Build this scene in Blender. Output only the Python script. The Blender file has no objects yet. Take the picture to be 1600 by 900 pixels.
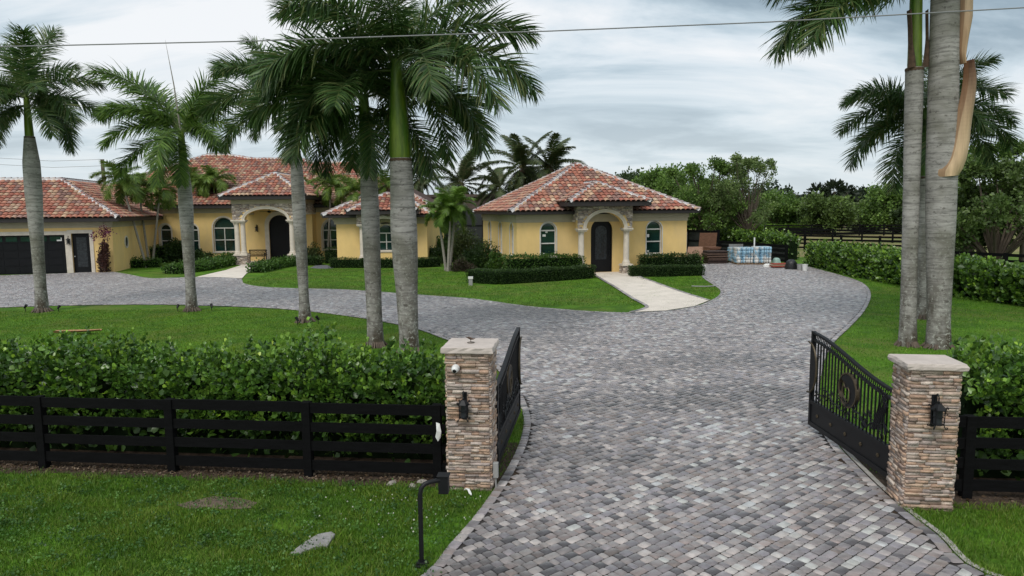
import bpy, bmesh, math, random
import numpy as np
from mathutils import Vector, Matrix
random.seed(7)
R = math.radians
scene = bpy.context.scene
C = scene.collection

# ------------------------------------------------------------------ camera
CAM_H = 3.6; PITCH = 6.5; ROLL = -0.5; FPX = 1080.0
cam_d = bpy.data.cameras.new("camera"); cam = bpy.data.objects.new("camera", cam_d); C.objects.link(cam)
cam_d.sensor_width = 36; cam_d.lens = 36 * FPX / 1600; cam_d.clip_start = 0.05; cam_d.clip_end = 3000
CM = Matrix.Rotation(R(90 - PITCH), 3, 'X') @ Matrix.Rotation(R(ROLL), 3, 'Z')
cam.matrix_world = Matrix.Translation((0, 0, CAM_H)) @ CM.to_4x4()
scene.camera = cam

# ------------------------------------------------------------------ sky, sun, exposure
SUN_EL, SUN_AZ = 52, 205          # azimuth the light comes from, clockwise from +Y
world = bpy.data.worlds.new("World"); scene.world = world; world.use_nodes = True
nt = world.node_tree; nt.nodes.clear()
def wn(t, **k):
    n = nt.nodes.new(t)
    for a, b in k.items(): setattr(n, a, b)
    return n
wout = wn('ShaderNodeOutputWorld'); wbg = wn('ShaderNodeBackground'); wbg.inputs[1].default_value = 0.1
sky = wn('ShaderNodeTexSky', sky_type='NISHITA', sun_disc=False, sun_elevation=R(SUN_EL), sun_rotation=R(SUN_AZ), dust_density=2.0)
tc = wn('ShaderNodeTexCoord'); sx = wn('ShaderNodeSeparateXYZ'); nt.links.new(tc.outputs['Generated'], sx.inputs[0])
def wmath(op, a, b=None, clamp=False):
    n = wn('ShaderNodeMath', operation=op, use_clamp=clamp)
    for i, v in enumerate((a, b)):
        if v is None: continue
        if isinstance(v, (int, float)): n.inputs[i].default_value = v
        else: nt.links.new(v, n.inputs[i])
    return n.outputs[0]
zz = wmath('ADD', wmath('MAXIMUM', sx.outputs[2], 0.0), 0.16)
cx = wmath('DIVIDE', sx.outputs[0], zz); cy = wmath('DIVIDE', sx.outputs[1], zz)
cb = wn('ShaderNodeCombineXYZ'); nt.links.new(cx, cb.inputs[0]); nt.links.new(wmath('MULTIPLY', cy, 1.5), cb.inputs[1])
n1 = wn('ShaderNodeTexNoise'); n1.inputs['Scale'].default_value = 0.62; n1.inputs['Detail'].default_value = 7; n1.inputs['Roughness'].default_value = 0.58; n1.inputs['Distortion'].default_value = 0.5
mp = wn('ShaderNodeMapping'); mp.inputs['Location'].default_value = (3.4, 1.2, 0.6)
nt.links.new(cb.outputs[0], mp.inputs[0]); nt.links.new(mp.outputs[0], n1.inputs['Vector'])
n2 = wn('ShaderNodeTexNoise'); n2.inputs['Scale'].default_value = 0.5; n2.inputs['Detail'].default_value = 4; n2.inputs['Roughness'].default_value = 0.5
mp2 = wn('ShaderNodeMapping'); mp2.inputs['Location'].default_value = (11.4, 7.2, 0.6)
nt.links.new(cb.outputs[0], mp2.inputs[0]); nt.links.new(mp2.outputs[0], n2.inputs['Vector'])
rmp = wn('ShaderNodeValToRGB'); el = rmp.color_ramp.elements
el[0].position = 0.40; el[0].color = (0.31, 0.40, 0.47, 1)
el[1].position = 0.61; el[1].color = (0.86, 0.88, 0.90, 1)
e = el.new(0.48); e.color = (0.50, 0.60, 0.67, 1)
e = el.new(0.535); e.color = (0.68, 0.755, 0.81, 1)
nt.links.new(n1.outputs[0], rmp.inputs[0])
# lower sky is a smoother pale veil
hz = wn('ShaderNodeMapRange'); hz.inputs['From Min'].default_value = 0.0; hz.inputs['From Max'].default_value = 0.20; hz.inputs['To Min'].default_value = 0.85; hz.inputs['To Max'].default_value = 0.0
nt.links.new(sx.outputs[2], hz.inputs['Value'])
mxh = wn('ShaderNodeMixRGB'); nt.links.new(hz.outputs[0], mxh.inputs[0]); nt.links.new(rmp.outputs[0], mxh.inputs[1]); mxh.inputs[2].default_value = (0.685, 0.755, 0.79, 1)
m10 = wn('ShaderNodeVectorMath', operation='SCALE'); m10.inputs['Scale'].default_value = 8.8; nt.links.new(mxh.outputs[0], m10.inputs[0])
mx = wn('ShaderNodeMixRGB'); mx.inputs[0].default_value = 0.93
nt.links.new(sky.outputs[0], mx.inputs[1]); nt.links.new(m10.outputs[0], mx.inputs[2])
nt.links.new(mx.outputs[0], wbg.inputs[0]); nt.links.new(wbg.outputs[0], wout.inputs[0])

sun_d = bpy.data.lights.new("sun", 'SUN'); sun = bpy.data.objects.new("sun", sun_d); C.objects.link(sun)
sun_d.energy = 1.5; sun_d.angle = R(22); sun_d.color = (1.0, 0.965, 0.91)
sdir = Vector((math.sin(R(SUN_AZ)) * math.cos(R(SUN_EL)), math.cos(R(SUN_AZ)) * math.cos(R(SUN_EL)), math.sin(R(SUN_EL))))
sun.rotation_euler = sdir.to_track_quat('Z', 'Y').to_euler()
vs = scene.view_settings; vs.view_transform = 'Standard'; vs.look = 'None'; vs.exposure = 0.32; vs.gamma = 1.0; vs.use_curve_mapping = False
scene.render.engine = 'CYCLES'

# ------------------------------------------------------------------ pixel -> place helpers (photo is 1600 x 900)
def ray(px, py): return CM @ Vector(((px - 800) / FPX, -(py - 450) / FPX, -1))
def G(px, py, z=0.0):
    d = ray(px, py); t = (z - CAM_H) / d.z; return (t * d.x, t * d.y)
def atY(px, py, yy):
    d = ray(px, py); t = yy / d.y; return Vector((t * d.x, yy, CAM_H + t * d.z))
def onwall(px, py, P, ang):
    """(distance along the wall, height) where the view ray meets the vertical plane through P at angle ang (degrees)"""
    d = ray(px, py); c, s = math.cos(R(ang)), math.sin(R(ang))
    nx, ny = -s, c
    t = (P[0] * nx + P[1] * ny) / (d.x * nx + d.y * ny)
    return ((t * d.x - P[0]) * c + (t * d.y - P[1]) * s, CAM_H + t * d.z)

# ------------------------------------------------------------------ naming and tagging
def tag(o, label=None, cat=None, group=None, kind=None):
    if label: o['label'] = label
    if cat: o['category'] = cat
    if group: o['group'] = group
    if kind: o['kind'] = kind
    return o
def thing(name, label, cat, loc=(0, 0, 0), rz=0.0, group=None):
    o = bpy.data.objects.new(name, None); o.empty_display_size = 0.2; C.objects.link(o)
    o.location = loc if len(loc) == 3 else (loc[0], loc[1], 0); o.rotation_euler = (0, 0, rz)
    return tag(o, label, cat, group)
def dup(o, parent=None):
    c = o.copy(); C.objects.link(c); c.parent = parent
    for ch in list(o.children): dup(ch, c)
    return c
def link_mesh(name, me, mat, parent=None):
    o = bpy.data.objects.new(name, me); C.objects.link(o)
    if mat and not me.materials: me.materials.append(mat)
    if parent: o.parent = parent
    return o

def npmesh(name, V, F, mat, parent=None, tint=None, smooth=False):
    """V (n,3); F list of int arrays (m,3)/(m,4); tint: list matching F of (m,3)"""
    if not isinstance(F, list): F = [F]; tint = [tint] if tint is not None else None
    me = bpy.data.meshes.new(name)
    nl = sum(f.size for f in F); nf = sum(len(f) for f in F)
    me.vertices.add(len(V)); me.loops.add(nl); me.polygons.add(nf)
    me.vertices.foreach_set('co', np.asarray(V, dtype=np.float32).ravel())
    me.loops.foreach_set('vertex_index', np.concatenate([f.ravel() for f in F]).astype(np.int32))
    ls = []; s = 0
    for f in F:
        k = f.shape[1]; ls.append(s + np.arange(len(f)) * k); s += f.size
    me.polygons.foreach_set('loop_start', np.concatenate(ls).astype(np.int32))
    if smooth: me.polygons.foreach_set('use_smooth', np.ones(nf, dtype=bool))
    me.update(calc_edges=True)
    if tint is not None:
        a = me.attributes.new('tint', 'FLOAT_COLOR', 'FACE')
        t = np.concatenate([np.asarray(x).reshape(-1, 3) for x in tint]); t = np.hstack([t, np.ones((len(t), 1))])
        a.data.foreach_set('color', t.astype(np.float32).ravel())
    return link_mesh(name, me, mat, parent)

def inst(tv, tf, M, O):
    """instances of template tv (n,3), tf (m,k) by matrices M (N,3,3) and origins O (N,3)"""
    N = len(O); V = np.einsum('nij,vj->nvi', M, tv) + O[:, None, :]
    F = tf[None] + (np.arange(N) * len(tv))[:, None, None]
    return V.reshape(-1, 3), F.reshape(-1, tf.shape[1])

class MB:
    def __init__(s, M=None): s.v = []; s.f = []; s.M = M; s.t = []; s.cur = None
    def add(s, vs, fs):
        b = len(s.v)
        if s.M is not None: vs = [s.M @ Vector(v) for v in vs]
        s.v += [tuple(v) for v in vs]; s.f += [tuple(b + i for i in f) for f in fs]
        s.t += [s.cur] * len(fs); return s
    def box(s, x0, x1, y0, y1, z0, z1):
        return s.add([(x0,y0,z0),(x1,y0,z0),(x1,y1,z0),(x0,y1,z0),(x0,y0,z1),(x1,y0,z1),(x1,y1,z1),(x0,y1,z1)],
                     [(3,2,1,0),(4,5,6,7),(0,1,5,4),(1,2,6,5),(2,3,7,6),(3,0,4,7)])
    def obox(s, c, size, rz=0.0, rx=0.0, ry=0.0):
        M = Matrix.Rotation(rz, 3, 'Z') @ Matrix.Rotation(ry, 3, 'Y') @ Matrix.Rotation(rx, 3, 'X'); c = Vector(c); hx, hy, hz = [q / 2 for q in size]
        vs = [c + M @ Vector(q) for q in [(-hx,-hy,-hz),(hx,-hy,-hz),(hx,hy,-hz),(-hx,hy,-hz),(-hx,-hy,hz),(hx,-hy,hz),(hx,hy,hz),(-hx,hy,hz)]]
        return s.add(vs, [(3,2,1,0),(4,5,6,7),(0,1,5,4),(1,2,6,5),(2,3,7,6),(3,0,4,7)])
    def tube(s, pts, rad, n=6, cap=True):
        pts = [Vector(p) for p in pts]; m = len(pts)
        if not hasattr(rad, '__len__'): rad = [rad] * m
        up = None; vs = []
        for i, p in enumerate(pts):
            t = (pts[min(i + 1, m - 1)] - pts[max(i - 1, 0)]).normalized()
            if up is None: up = t.orthogonal().normalized()
            a = (up - t * up.dot(t)); a = a.normalized() if a.length > 1e-6 else t.orthogonal().normalized()
            up = a; b = t.cross(a)
            for k in range(n):
                w = 2 * math.pi * k / n; vs.append(p + (a * math.cos(w) + b * math.sin(w)) * rad[i])
        fs = [(i*n+k, i*n+(k+1)%n, (i+1)*n+(k+1)%n, (i+1)*n+k) for i in range(m-1) for k in range(n)]
        if cap: fs += [tuple(range(n))[::-1], tuple(range((m-1)*n, m*n))]
        return s.add(vs, fs)
    def lathe(s, prof, c=(0, 0), n=20, cap=True):
        vs = [(c[0] + r * math.cos(2*math.pi*k/n), c[1] + r * math.sin(2*math.pi*k/n), z) for r, z in prof for k in range(n)]
        m = len(prof); fs = [(i*n+k, i*n+(k+1)%n, (i+1)*n+(k+1)%n, (i+1)*n+k) for i in range(m-1) for k in range(n)]
        if cap: fs += [tuple(range(n))[::-1], tuple(range((m-1)*n, m*n))]
        return s.add(vs, fs)
    def prism_xz(s, pts, y0, y1):
        """closed outline in x,z pulled from y0 (front) to y1"""
        n = len(pts); vs = [(x, y0, z) for x, z in pts] + [(x, y1, z) for x, z in pts]
        fs = [tuple(range(n)), tuple(range(n, 2*n))[::-1]] + [(i, i+n, (i+1)%n+n, (i+1)%n) for i in range(n)]
        return s.add(vs, fs)
    def prism_xy(s, pts, z0, z1):
        n = len(pts); vs = [(x, y, z0) for x, y in pts] + [(x, y, z1) for x, y in pts]
        fs = [tuple(range(n))[::-1], tuple(range(n, 2*n))] + [(i, (i+1)%n, (i+1)%n+n, i+n) for i in range(n)]
        return s.add(vs, fs)
    def band_xz(s, outer, inner, y0, y1, closed=False):
        """strip between two outlines of equal length, thick from y0 to y1"""
        n = len(outer); vs = [(x, y0, z) for x, z in outer] + [(x, y0, z) for x, z in inner] + [(x, y1, z) for x, z in outer] + [(x, y1, z) for x, z in inner]
        fs = []
        for i in range(n if closed else n - 1):
            j = (i + 1) % n
            fs += [(i, j, n+j, n+i), (2*n+i, 3*n+i, 3*n+j, 2*n+j), (i, 2*n+i, 2*n+j, j), (n+i, n+j, 3*n+j, 3*n+i)]
        if not closed: fs += [(0, n, 3*n, 2*n), (n-1, 3*n-1, 4*n-1, 2*n-1)]
        return s.add(vs, fs)
    def build(s, name, mat, parent=None, smooth=False, bevel=0.0):
        me = bpy.data.meshes.new(name); me.from_pydata(s.v, [], s.f); me.update()
        bm = bmesh.new(); bm.from_mesh(me); bmesh.ops.recalc_face_normals(bm, faces=bm.faces)
        bm.to_mesh(me); bm.free()
        if any(c is not None for c in s.t):
            a = me.attributes.new('tint', 'FLOAT_COLOR', 'FACE')
            a.data.foreach_set('color', np.array([(*(c or (.5, .5, .5)), 1) for c in s.t], dtype=np.float32).ravel())
        if smooth:
            me.polygons.foreach_set('use_smooth', [True] * len(me.polygons))
            try: me.set_sharp_from_angle(angle=R(40))
            except Exception: pass
        o = link_mesh(name, me, mat, parent)
        if bevel:
            b = o.modifiers.new('bevel', 'BEVEL'); b.width = bevel; b.segments = 2; b.limit_method = 'ANGLE'
        return o

# ------------------------------------------------------------------ materials
def mat(name, col=(.5, .5, .5), rough=0.7, nscale=5.0, namt=0.0, bump=0.0, bscale=40.0, attr=False, metal=0.0, spec=0.5, stretch=(1, 1, 1), trans=0.0, col2=None, c2scale=2.0, c2lo=0.45, c2hi=0.6, coord='Object', col3=None, c3scale=0.4):
    m = bpy.data.materials.new(name); m.use_nodes = True; n = m.node_tree; b = n.nodes['Principled BSDF']
    L = n.links.new
    b.inputs['Roughness'].default_value = rough; b.inputs['Metallic'].default_value = metal; b.inputs['Specular IOR Level'].default_value = spec
    tcn = n.nodes.new('ShaderNodeTexCoord'); mpn = n.nodes.new('ShaderNodeMapping'); mpn.inputs['Scale'].default_value = stretch
    L(tcn.outputs[coord], mpn.inputs[0]); vec = mpn.outputs[0]
    if attr:
        a = n.nodes.new('ShaderNodeAttribute'); a.attribute_name = 'tint'; src = a.outputs['Color']
    else:
        rgb = n.nodes.new('ShaderNodeRGB'); rgb.outputs[0].default_value = (*col, 1); src = rgb.outputs[0]
    def noise(sc, det=5, ro=0.55):
        t = n.nodes.new('ShaderNodeTexNoise'); t.inputs['Scale'].default_value = sc; t.inputs['Detail'].default_value = det; t.inputs['Roughness'].default_value = ro; L(vec, t.inputs['Vector']); return t.outputs[0]
    for cc, sc in ((col2, c2scale), (col3, c3scale)):
        if cc:
            mr = n.nodes.new('ShaderNodeMapRange'); mr.inputs['From Min'].default_value = c2lo; mr.inputs['From Max'].default_value = c2hi
            L(noise(sc), mr.inputs['Value']); x = n.nodes.new('ShaderNodeMixRGB'); L(mr.outputs[0], x.inputs[0]); L(src, x.inputs[1]); x.inputs[2].default_value = (*cc, 1); src = x.outputs[0]
    if namt:
        mr = n.nodes.new('ShaderNodeMapRange'); mr.inputs['From Min'].default_value = 0.3; mr.inputs['From Max'].default_value = 0.7
        mr.inputs['To Min'].default_value = 1 - namt; mr.inputs['To Max'].default_value = 1 + namt
        L(noise(nscale, 6, 0.6), mr.inputs['Value'])
        x = n.nodes.new('ShaderNodeVectorMath'); x.operation = 'SCALE'; L(src, x.inputs[0]); L(mr.outputs[0], x.inputs['Scale']); src = x.outputs[0]
    L(src, b.inputs['Base Color'])
    if bump:
        bn = n.nodes.new('ShaderNodeBump'); bn.inputs['Strength'].default_value = bump; bn.inputs['Distance'].default_value = 0.02
        L(noise(bscale), bn.inputs['Height']); L(bn.outputs[0], b.inputs['Normal'])
    if trans:
        tr = n.nodes.new('ShaderNodeBsdfTranslucent'); L(src, tr.inputs[0]); ms = n.nodes.new('ShaderNodeMixShader'); ms.inputs[0].default_value = trans
        o = n.nodes['Material Output']; L(b.outputs[0], ms.inputs[1]); L(tr.outputs[0], ms.inputs[2]); L(ms.outputs[0], o.inputs[0])
    return m

M_leaf = mat('foliage', attr=True, rough=0.45, trans=0.36, spec=0.4)
M_gleaf = mat('glossy_foliage', attr=True, rough=0.32, trans=0.15, spec=0.5)
M_blade = mat('grass_blades', attr=True, rough=0.55, trans=0.25, spec=0.3)
M_lawn = mat('lawn', (0.086, 0.190, 0.013), rough=0.9, nscale=14, namt=0.34, bump=0.8, bscale=60, spec=0.15, col2=(0.105, 0.150, 0.024), c2scale=0.42, col3=(0.055, 0.130, 0.010), c3scale=1.1)
M_soil = mat('soil', (0.060, 0.042, 0.030), rough=0.95, nscale=12, namt=0.5, bump=0.8, bscale=25, spec=0.2)
M_joint = mat('joint_sand', (0.055, 0.050, 0.047), rough=0.95, nscale=20, namt=0.3, spec=0.2)
M_paver = mat('pavers', attr=True, rough=0.40, nscale=9, namt=0.30, bump=0.35, bscale=60, spec=0.6, coord='Object')
M_paver.node_tree.nodes['Principled BSDF'].inputs['Sheen Weight'].default_value = 0.38
M_paver.node_tree.nodes['Principled BSDF'].inputs['Sheen Roughness'].default_value = 0.45
M_conc = mat('pale_concrete', (0.68, 0.61, 0.53), rough=0.85, nscale=1.5, namt=0.12, bump=0.2, bscale=60, spec=0.3)
M_stucco = mat('yellow_stucco', (0.80, 0.57, 0.235), rough=0.9, nscale=1.6, namt=0.05, stretch=(1.2, 1.2, .7), col2=(.75, .54, .24), c2scale=.9, bump=0.25, bscale=60, spec=0.2)
M_trim = mat('cream_trim', (0.62, 0.56, 0.47), rough=0.8, nscale=3, namt=0.10, bump=0.15, bscale=40, spec=0.3)
M_frieze = mat('taupe_frieze', (0.44, 0.39, 0.285), rough=0.85, nscale=2, namt=0.08, spec=0.25)
M_fascia = mat('dark_fascia', (0.022, 0.018, 0.017), rough=0.6, nscale=5, namt=0.2)
M_tile = mat('roof_tiles', attr=True, rough=0.75, nscale=6, namt=0.18, bump=0.3, bscale=30, spec=0.3)
M_under = mat('roof_underlay', (0.06, 0.03, 0.022), rough=0.9)
M_ridge = mat('ridge_caps', attr=True, rough=0.85, nscale=7, namt=0.2, spec=0.2)
M_stone = mat('stone', attr=True, rough=0.85, nscale=14, namt=0.25, bump=0.6, bscale=50, spec=0.3)
M_mortar = mat('stone_backing', (0.14, 0.11, 0.09), rough=0.95, spec=0.1)
M_cap = mat('cap_stone', (0.52, 0.455, 0.41), rough=0.85, nscale=6, namt=0.12, bump=0.35, bscale=25, spec=0.3)
M_black = mat('black_metal', (0.007, 0.0075, 0.009), rough=0.5, nscale=8, namt=0.2, spec=0.3)
M_bfence = mat('black_painted_wood', (0.0035, 0.0036, 0.0040), rough=0.8, nscale=3, namt=0.45, bump=0.5, bscale=30, spec=0.12, stretch=(1, 1, 8))
M_door = mat('dark_door', (0.006, 0.0065, 0.008), rough=0.5, nscale=4, namt=0.2, spec=0.2)
M_frame = mat('white_frame', (0.62, 0.61, 0.58), rough=0.5, nscale=5, namt=0.06)
M_glass = mat('window_glass', (0.008, 0.030, 0.026), rough=0.04, spec=0.6, nscale=1.2, namt=0.5)
M_dglass = mat('etched_glass', (0.022, 0.025, 0.029), rough=0.3, spec=0.4, nscale=9, namt=0.8)
M_gold = mat('aged_bronze', (0.085, 0.065, 0.040), rough=0.5, metal=0.5, nscale=10, namt=0.3)
M_gray = mat('grey_plastic', (0.30, 0.30, 0.29), rough=0.6)
M_white = mat('white_plastic', (0.72, 0.72, 0.70), rough=0.35)
M_wood = mat('brown_wood', attr=True, rough=0.8, nscale=6, namt=0.35, bump=0.4, bscale=20, spec=0.2, stretch=(1, 6, 6))
M_bark = mat('bark', (0.12, 0.095, 0.075), rough=0.9, nscale=6, namt=0.4, bump=0.8, bscale=20, spec=0.15, stretch=(1, 1, .3))
M_shaft = mat('crownshaft', (0.150, 0.225, 0.018), rough=0.45, nscale=2.5, namt=0.35, spec=0.45, stretch=(4, 4, .5), col2=(0.06, 0.13, 0.012), c2scale=1.2)
M_thin = mat('thin_trunk', (0.27, 0.25, 0.215), rough=0.85, nscale=6, namt=0.25, bump=0.4, bscale=12, spec=0.2, stretch=(1, 1, 5))
M_sheath = mat('dry_sheath', attr=True, rough=0.65, nscale=2.0, namt=0.22, spec=0.25, stretch=(6, 6, .5))
M_brown = mat('dead_husk', (0.09, 0.055, 0.035), rough=0.9, nscale=8, namt=0.5)
M_bag = mat('blue_bag_wrap', (0.30, 0.50, 0.64), rough=0.35, nscale=3, namt=0.15, col2=(0.60, 0.60, 0.58), c2scale=1.6, c2lo=0.46, c2hi=0.52, bump=0.5, bscale=8)
M_bbag = mat('black_bag', (0.012, 0.012, 0.013), rough=0.4, bump=0.9, bscale=9)
M_wire = mat('cable', (0.22, 0.22, 0.225), rough=0.6)
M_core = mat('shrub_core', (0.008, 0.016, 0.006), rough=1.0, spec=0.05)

def trunk_mat():
    m = mat('royal_trunk', (0.33, 0.315, 0.295), rough=0.85, nscale=2.2, namt=0.22, spec=0.2)
    n = m.node_tree; L = n.links.new; b = n.nodes['Principled BSDF']
    src = b.inputs['Base Color'].links[0].from_socket
    tcn = n.nodes.new('ShaderNodeTexCoord')
    def nz(scale, st, det=4, loc=(0,0,0)):
        mp_ = n.nodes.new('ShaderNodeMapping'); mp_.inputs['Scale'].default_value = st; mp_.inputs['Location'].default_value = loc
        L(tcn.outputs['Object'], mp_.inputs[0]); t = n.nodes.new('ShaderNodeTexNoise'); t.inputs['Scale'].default_value = scale; t.inputs['Detail'].default_value = det; t.inputs['Roughness'].default_value = .65; L(mp_.outputs[0], t.inputs['Vector']); return t.outputs[0]
    def mr(v, a, b_, c, d):
        q = n.nodes.new('ShaderNodeMapRange'); L(v, q.inputs['Value'])
        for k, x in zip(('From Min', 'From Max', 'To Min', 'To Max'), (a, b_, c, d)): q.inputs[k].default_value = x
        return q.outputs[0]
    def mulc(s, f):
        q = n.nodes.new('ShaderNodeVectorMath'); q.operation = 'SCALE'; L(s, q.inputs[0]); L(f, q.inputs['Scale']); return q.outputs[0]
    def mixc(f, s, col):
        q = n.nodes.new('ShaderNodeMixRGB'); L(f, q.inputs[0]); L(s, q.inputs[1]); q.inputs[2].default_value = (*col, 1); return q.outputs[0]
    rings = nz(1.0, (0.7, 0.7, 16))
    src = mulc(src, mr(rings, .34, .47, .60, 1.05))
    src = mulc(src, mr(nz(1.0, (5, 5, 40), 3), .38, .46, .68, 1.04))
    src = mixc(mr(nz(.55, (1, 1, 1), 3, (3, 1, 2)), .45, .58, 0, .75), src, (0.15, 0.145, 0.115))
    src = mixc(mr(nz(9, (1, 1, 1.4), 5), .58, .66, 0, .65), src, (0.07, 0.062, 0.052))
    wv = n.nodes.new('ShaderNodeTexWave'); wv.bands_direction = 'Z'; wv.inputs['Scale'].default_value = 1.15; wv.inputs['Distortion'].default_value = 7.5; wv.inputs['Detail'].default_value = 3; wv.inputs['Detail Scale'].default_value = .45
    gp = n.nodes.new('ShaderNodeNewGeometry'); L(gp.outputs['Position'], wv.inputs['Vector']); src = mulc(src, mr(wv.outputs[1], .86, .99, 1.0, .76))
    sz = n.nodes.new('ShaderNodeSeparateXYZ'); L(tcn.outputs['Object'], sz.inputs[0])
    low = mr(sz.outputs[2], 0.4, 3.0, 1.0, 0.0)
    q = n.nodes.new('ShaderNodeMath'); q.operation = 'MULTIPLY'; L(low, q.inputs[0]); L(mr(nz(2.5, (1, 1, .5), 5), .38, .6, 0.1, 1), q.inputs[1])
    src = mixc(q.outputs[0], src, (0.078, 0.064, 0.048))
    q2 = n.nodes.new('ShaderNodeMath'); q2.operation = 'MULTIPLY'; L(mr(sz.outputs[2], 0.2, 3.5, 1.0, 0.1), q2.inputs[0]); L(mr(nz(14, (1, 1, 1), 4, (5, 2, 1)), .56, .61, 0, .85), q2.inputs[1])
    src = mixc(q2.outputs[0], src, (0.42, 0.42, 0.38))
    L(src, b.inputs['Base Color'])
    bn = n.nodes.new('ShaderNodeBump'); bn.inputs['Strength'].default_value = .5; bn.inputs['Distance'].default_value = .03; L(rings, bn.inputs['Height']); L(bn.outputs[0], b.inputs['Normal'])
    return m
M_trunk = trunk_mat()

rng = np.random.default_rng(11)
def in_poly(P, poly):
    x, y = P[:, 0], P[:, 1]; r = np.zeros(len(P), bool); n = len(poly)
    for i in range(n):
        x1, y1 = poly[i]; x2, y2 = poly[(i + 1) % n]
        c = ((y1 > y) != (y2 > y)); r ^= c & (x < (x2 - x1) * (y - y1) / ((y2 - y1) or 1e-9) + x1)
    return r
def dist_poly(P, poly, closed=True):
    d = np.full(len(P), 1e9); n = len(poly)
    for i in range(n if closed else n - 1):
        a = np.array(poly[i]); b = np.array(poly[(i + 1) % n]); ab = b - a; L2 = (ab ** 2).sum() or 1e-9
        t = np.clip(((P - a) @ ab) / L2, 0, 1); q = a + t[:, None] * ab; d = np.minimum(d, np.hypot(*(P - q).T))
    return d
def smooth_poly(pts, closed=True, k=4):
    n = len(pts); out = []
    for i in range(n if closed else n - 1):
        p0, p1, p2, p3 = [np.array(pts[(i + j) % n] if closed else pts[min(max(i + j, 0), n - 1)], float) for j in (-1, 0, 1, 2)]
        for q in range(k):
            t = q / k; out.append(tuple(0.5 * ((2 * p1) + (-p0 + p2) * t + (2*p0 - 5*p1 + 4*p2 - p3) * t*t + (-p0 + 3*p1 - 3*p2 + p3) * t**3)))
    if not closed: out.append(tuple(pts[-1]))
    return out
def sheet(name, poly, z, m, kind='structure'):
    bm = bmesh.new(); vs = [bm.verts.new((x, y, z)) for x, y in poly]
    es = [bm.edges.new((vs[i], vs[(i + 1) % len(vs)])) for i in range(len(vs))]
    bmesh.ops.triangle_fill(bm, use_beauty=True, use_dissolve=False, edges=es, normal=(0, 0, 1))
    bmesh.ops.recalc_face_normals(bm, faces=bm.faces)
    me = bpy.data.meshes.new(name); bm.to_mesh(me); bm.free()
    if me.polygons and me.polygons[0].normal.z < 0: me.flip_normals()
    o = link_mesh(name, me, m); o['kind'] = kind; return o
# ================================================================== GROUND
n_ = 60
gx = np.linspace(-600, 600, 41); gy = np.linspace(-60, 1500, 53)
V = np.array([(x, y, 0.0) for y in gy for x in gx]); w = len(gx)
F = np.array([(j*w+i, j*w+i+1, (j+1)*w+i+1, (j+1)*w+i) for j in range(len(gy)-1) for i in range(w-1)])
tag(npmesh('lawn_ground', V, F, M_lawn), kind='structure')

entry_left = [(640, 925), (660, 900), (697, 858), (735, 815), (763, 778), (785, 745), (803, 712), (815, 680), (817, 650), (803, 612), (780, 582), (745, 553), (693, 530), (640, 512), (560, 497), (480, 487), (400, 481), (250, 476.5), (100, 478), (0, 481), (-250, 489)]
back = [(-330, 446), (0, 431), (103, 427.5), (145, 424.5), (168, 424), (200, 429), (233, 435), (267, 434.5), (307, 433.5), (345, 434), (376, 436.5), (381, 443), (400, 447.5), (430, 450), (480, 451.5), (540, 453), (600, 457), (680, 463), (740, 467.5), (820, 478.5), (880, 484), (930, 487.5), (985, 489), (1040, 486.5), (1085, 479.5), (1107, 471.5), (1122, 463), (1125, 454), (1112, 444), (1098, 434), (1094, 424), (1092, 413)]
right = [(1180, 409), (1250, 415), (1290, 424), (1335, 437), (1355, 448), (1361, 463), (1352, 485), (1330, 510), (1306, 533), (1290, 560), (1282, 600), (1284, 645), (1305, 690), (1345, 735), (1403, 790), (1465, 838), (1540, 900), (1575, 925)]
P_entry = [G(*p) for p in entry_left]; P_back = [G(*p) for p in back]; P_right = [G(*p) for p in right]
# the far-left back edge follows the garage front; the apron reaches below the frame
P_entry[0] = (-1.15, 3.2); P_right[-1] = (5.6, 3.2)
P_entry[0:1] = [(-3.0, 3.2), (-1.6, 5.4)]; P_right[-1:] = [(5.6, 5.6), (7.4, 3.2)]
drive = smooth_poly(P_entry, False) + smooth_poly(P_back, False) + smooth_poly(P_right, False)
drive = [p for i, p in enumerate(drive) if i == 0 or math.dist(p, drive[i-1]) > 0.03]
sheet('driveway_bed', drive, 0.004, M_joint)

def paver_mesh(name, cen, half, ang, hz, tint):
    """cen (N,2) half (N,2) ang (N,) rounded stones"""
    N = len(cen); c, s = np.cos(ang), np.sin(ang)
    b = 0.006
    hx, hy = half[:, 0], half[:, 1]
    def ring(ix, z):
        cut = 0.011
        pts = []
        for sx_, sy_ in ((-1,-1),(1,-1),(1,1),(-1,1)):
            pass
        X = np.stack([-(hx-ix)+cut, (hx-ix)-cut, (hx-ix), (hx-ix), (hx-ix)-cut, -(hx-ix)+cut, -(hx-ix), -(hx-ix)], 1)
        Y = np.stack([-(hy-ix), -(hy-ix), -(hy-ix)+cut, (hy-ix)-cut, (hy-ix), (hy-ix), (hy-ix)-cut, -(hy-ix)+cut], 1)
        wx_ = cen[:, :1] + X * c[:, None] - Y * s[:, None]; wy_ = cen[:, 1:] + X * s[:, None] + Y * c[:, None]
        return np.stack([wx_, wy_, np.broadcast_to(z[:, None], X.shape)], 2)
    top = ring(b, hz); low = ring(0.0, hz - 0.008)
    V = np.concatenate([top, low], 1).reshape(-1, 3)
    o = (np.arange(N) * 16)[:, None]
    side = np.concatenate([np.stack([o[:, 0]+k, o[:, 0]+8+k, o[:, 0]+8+(k+1)%8, o[:, 0]+(k+1)%8], 1)[:, None] for k in range(8)], 1).reshape(-1, 4)
    F8 = o + np.arange(8)[None]
    return npmesh(name, V, [F8, side], M_paver, tint=[tint, np.repeat(tint, 8, 0)])

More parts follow.
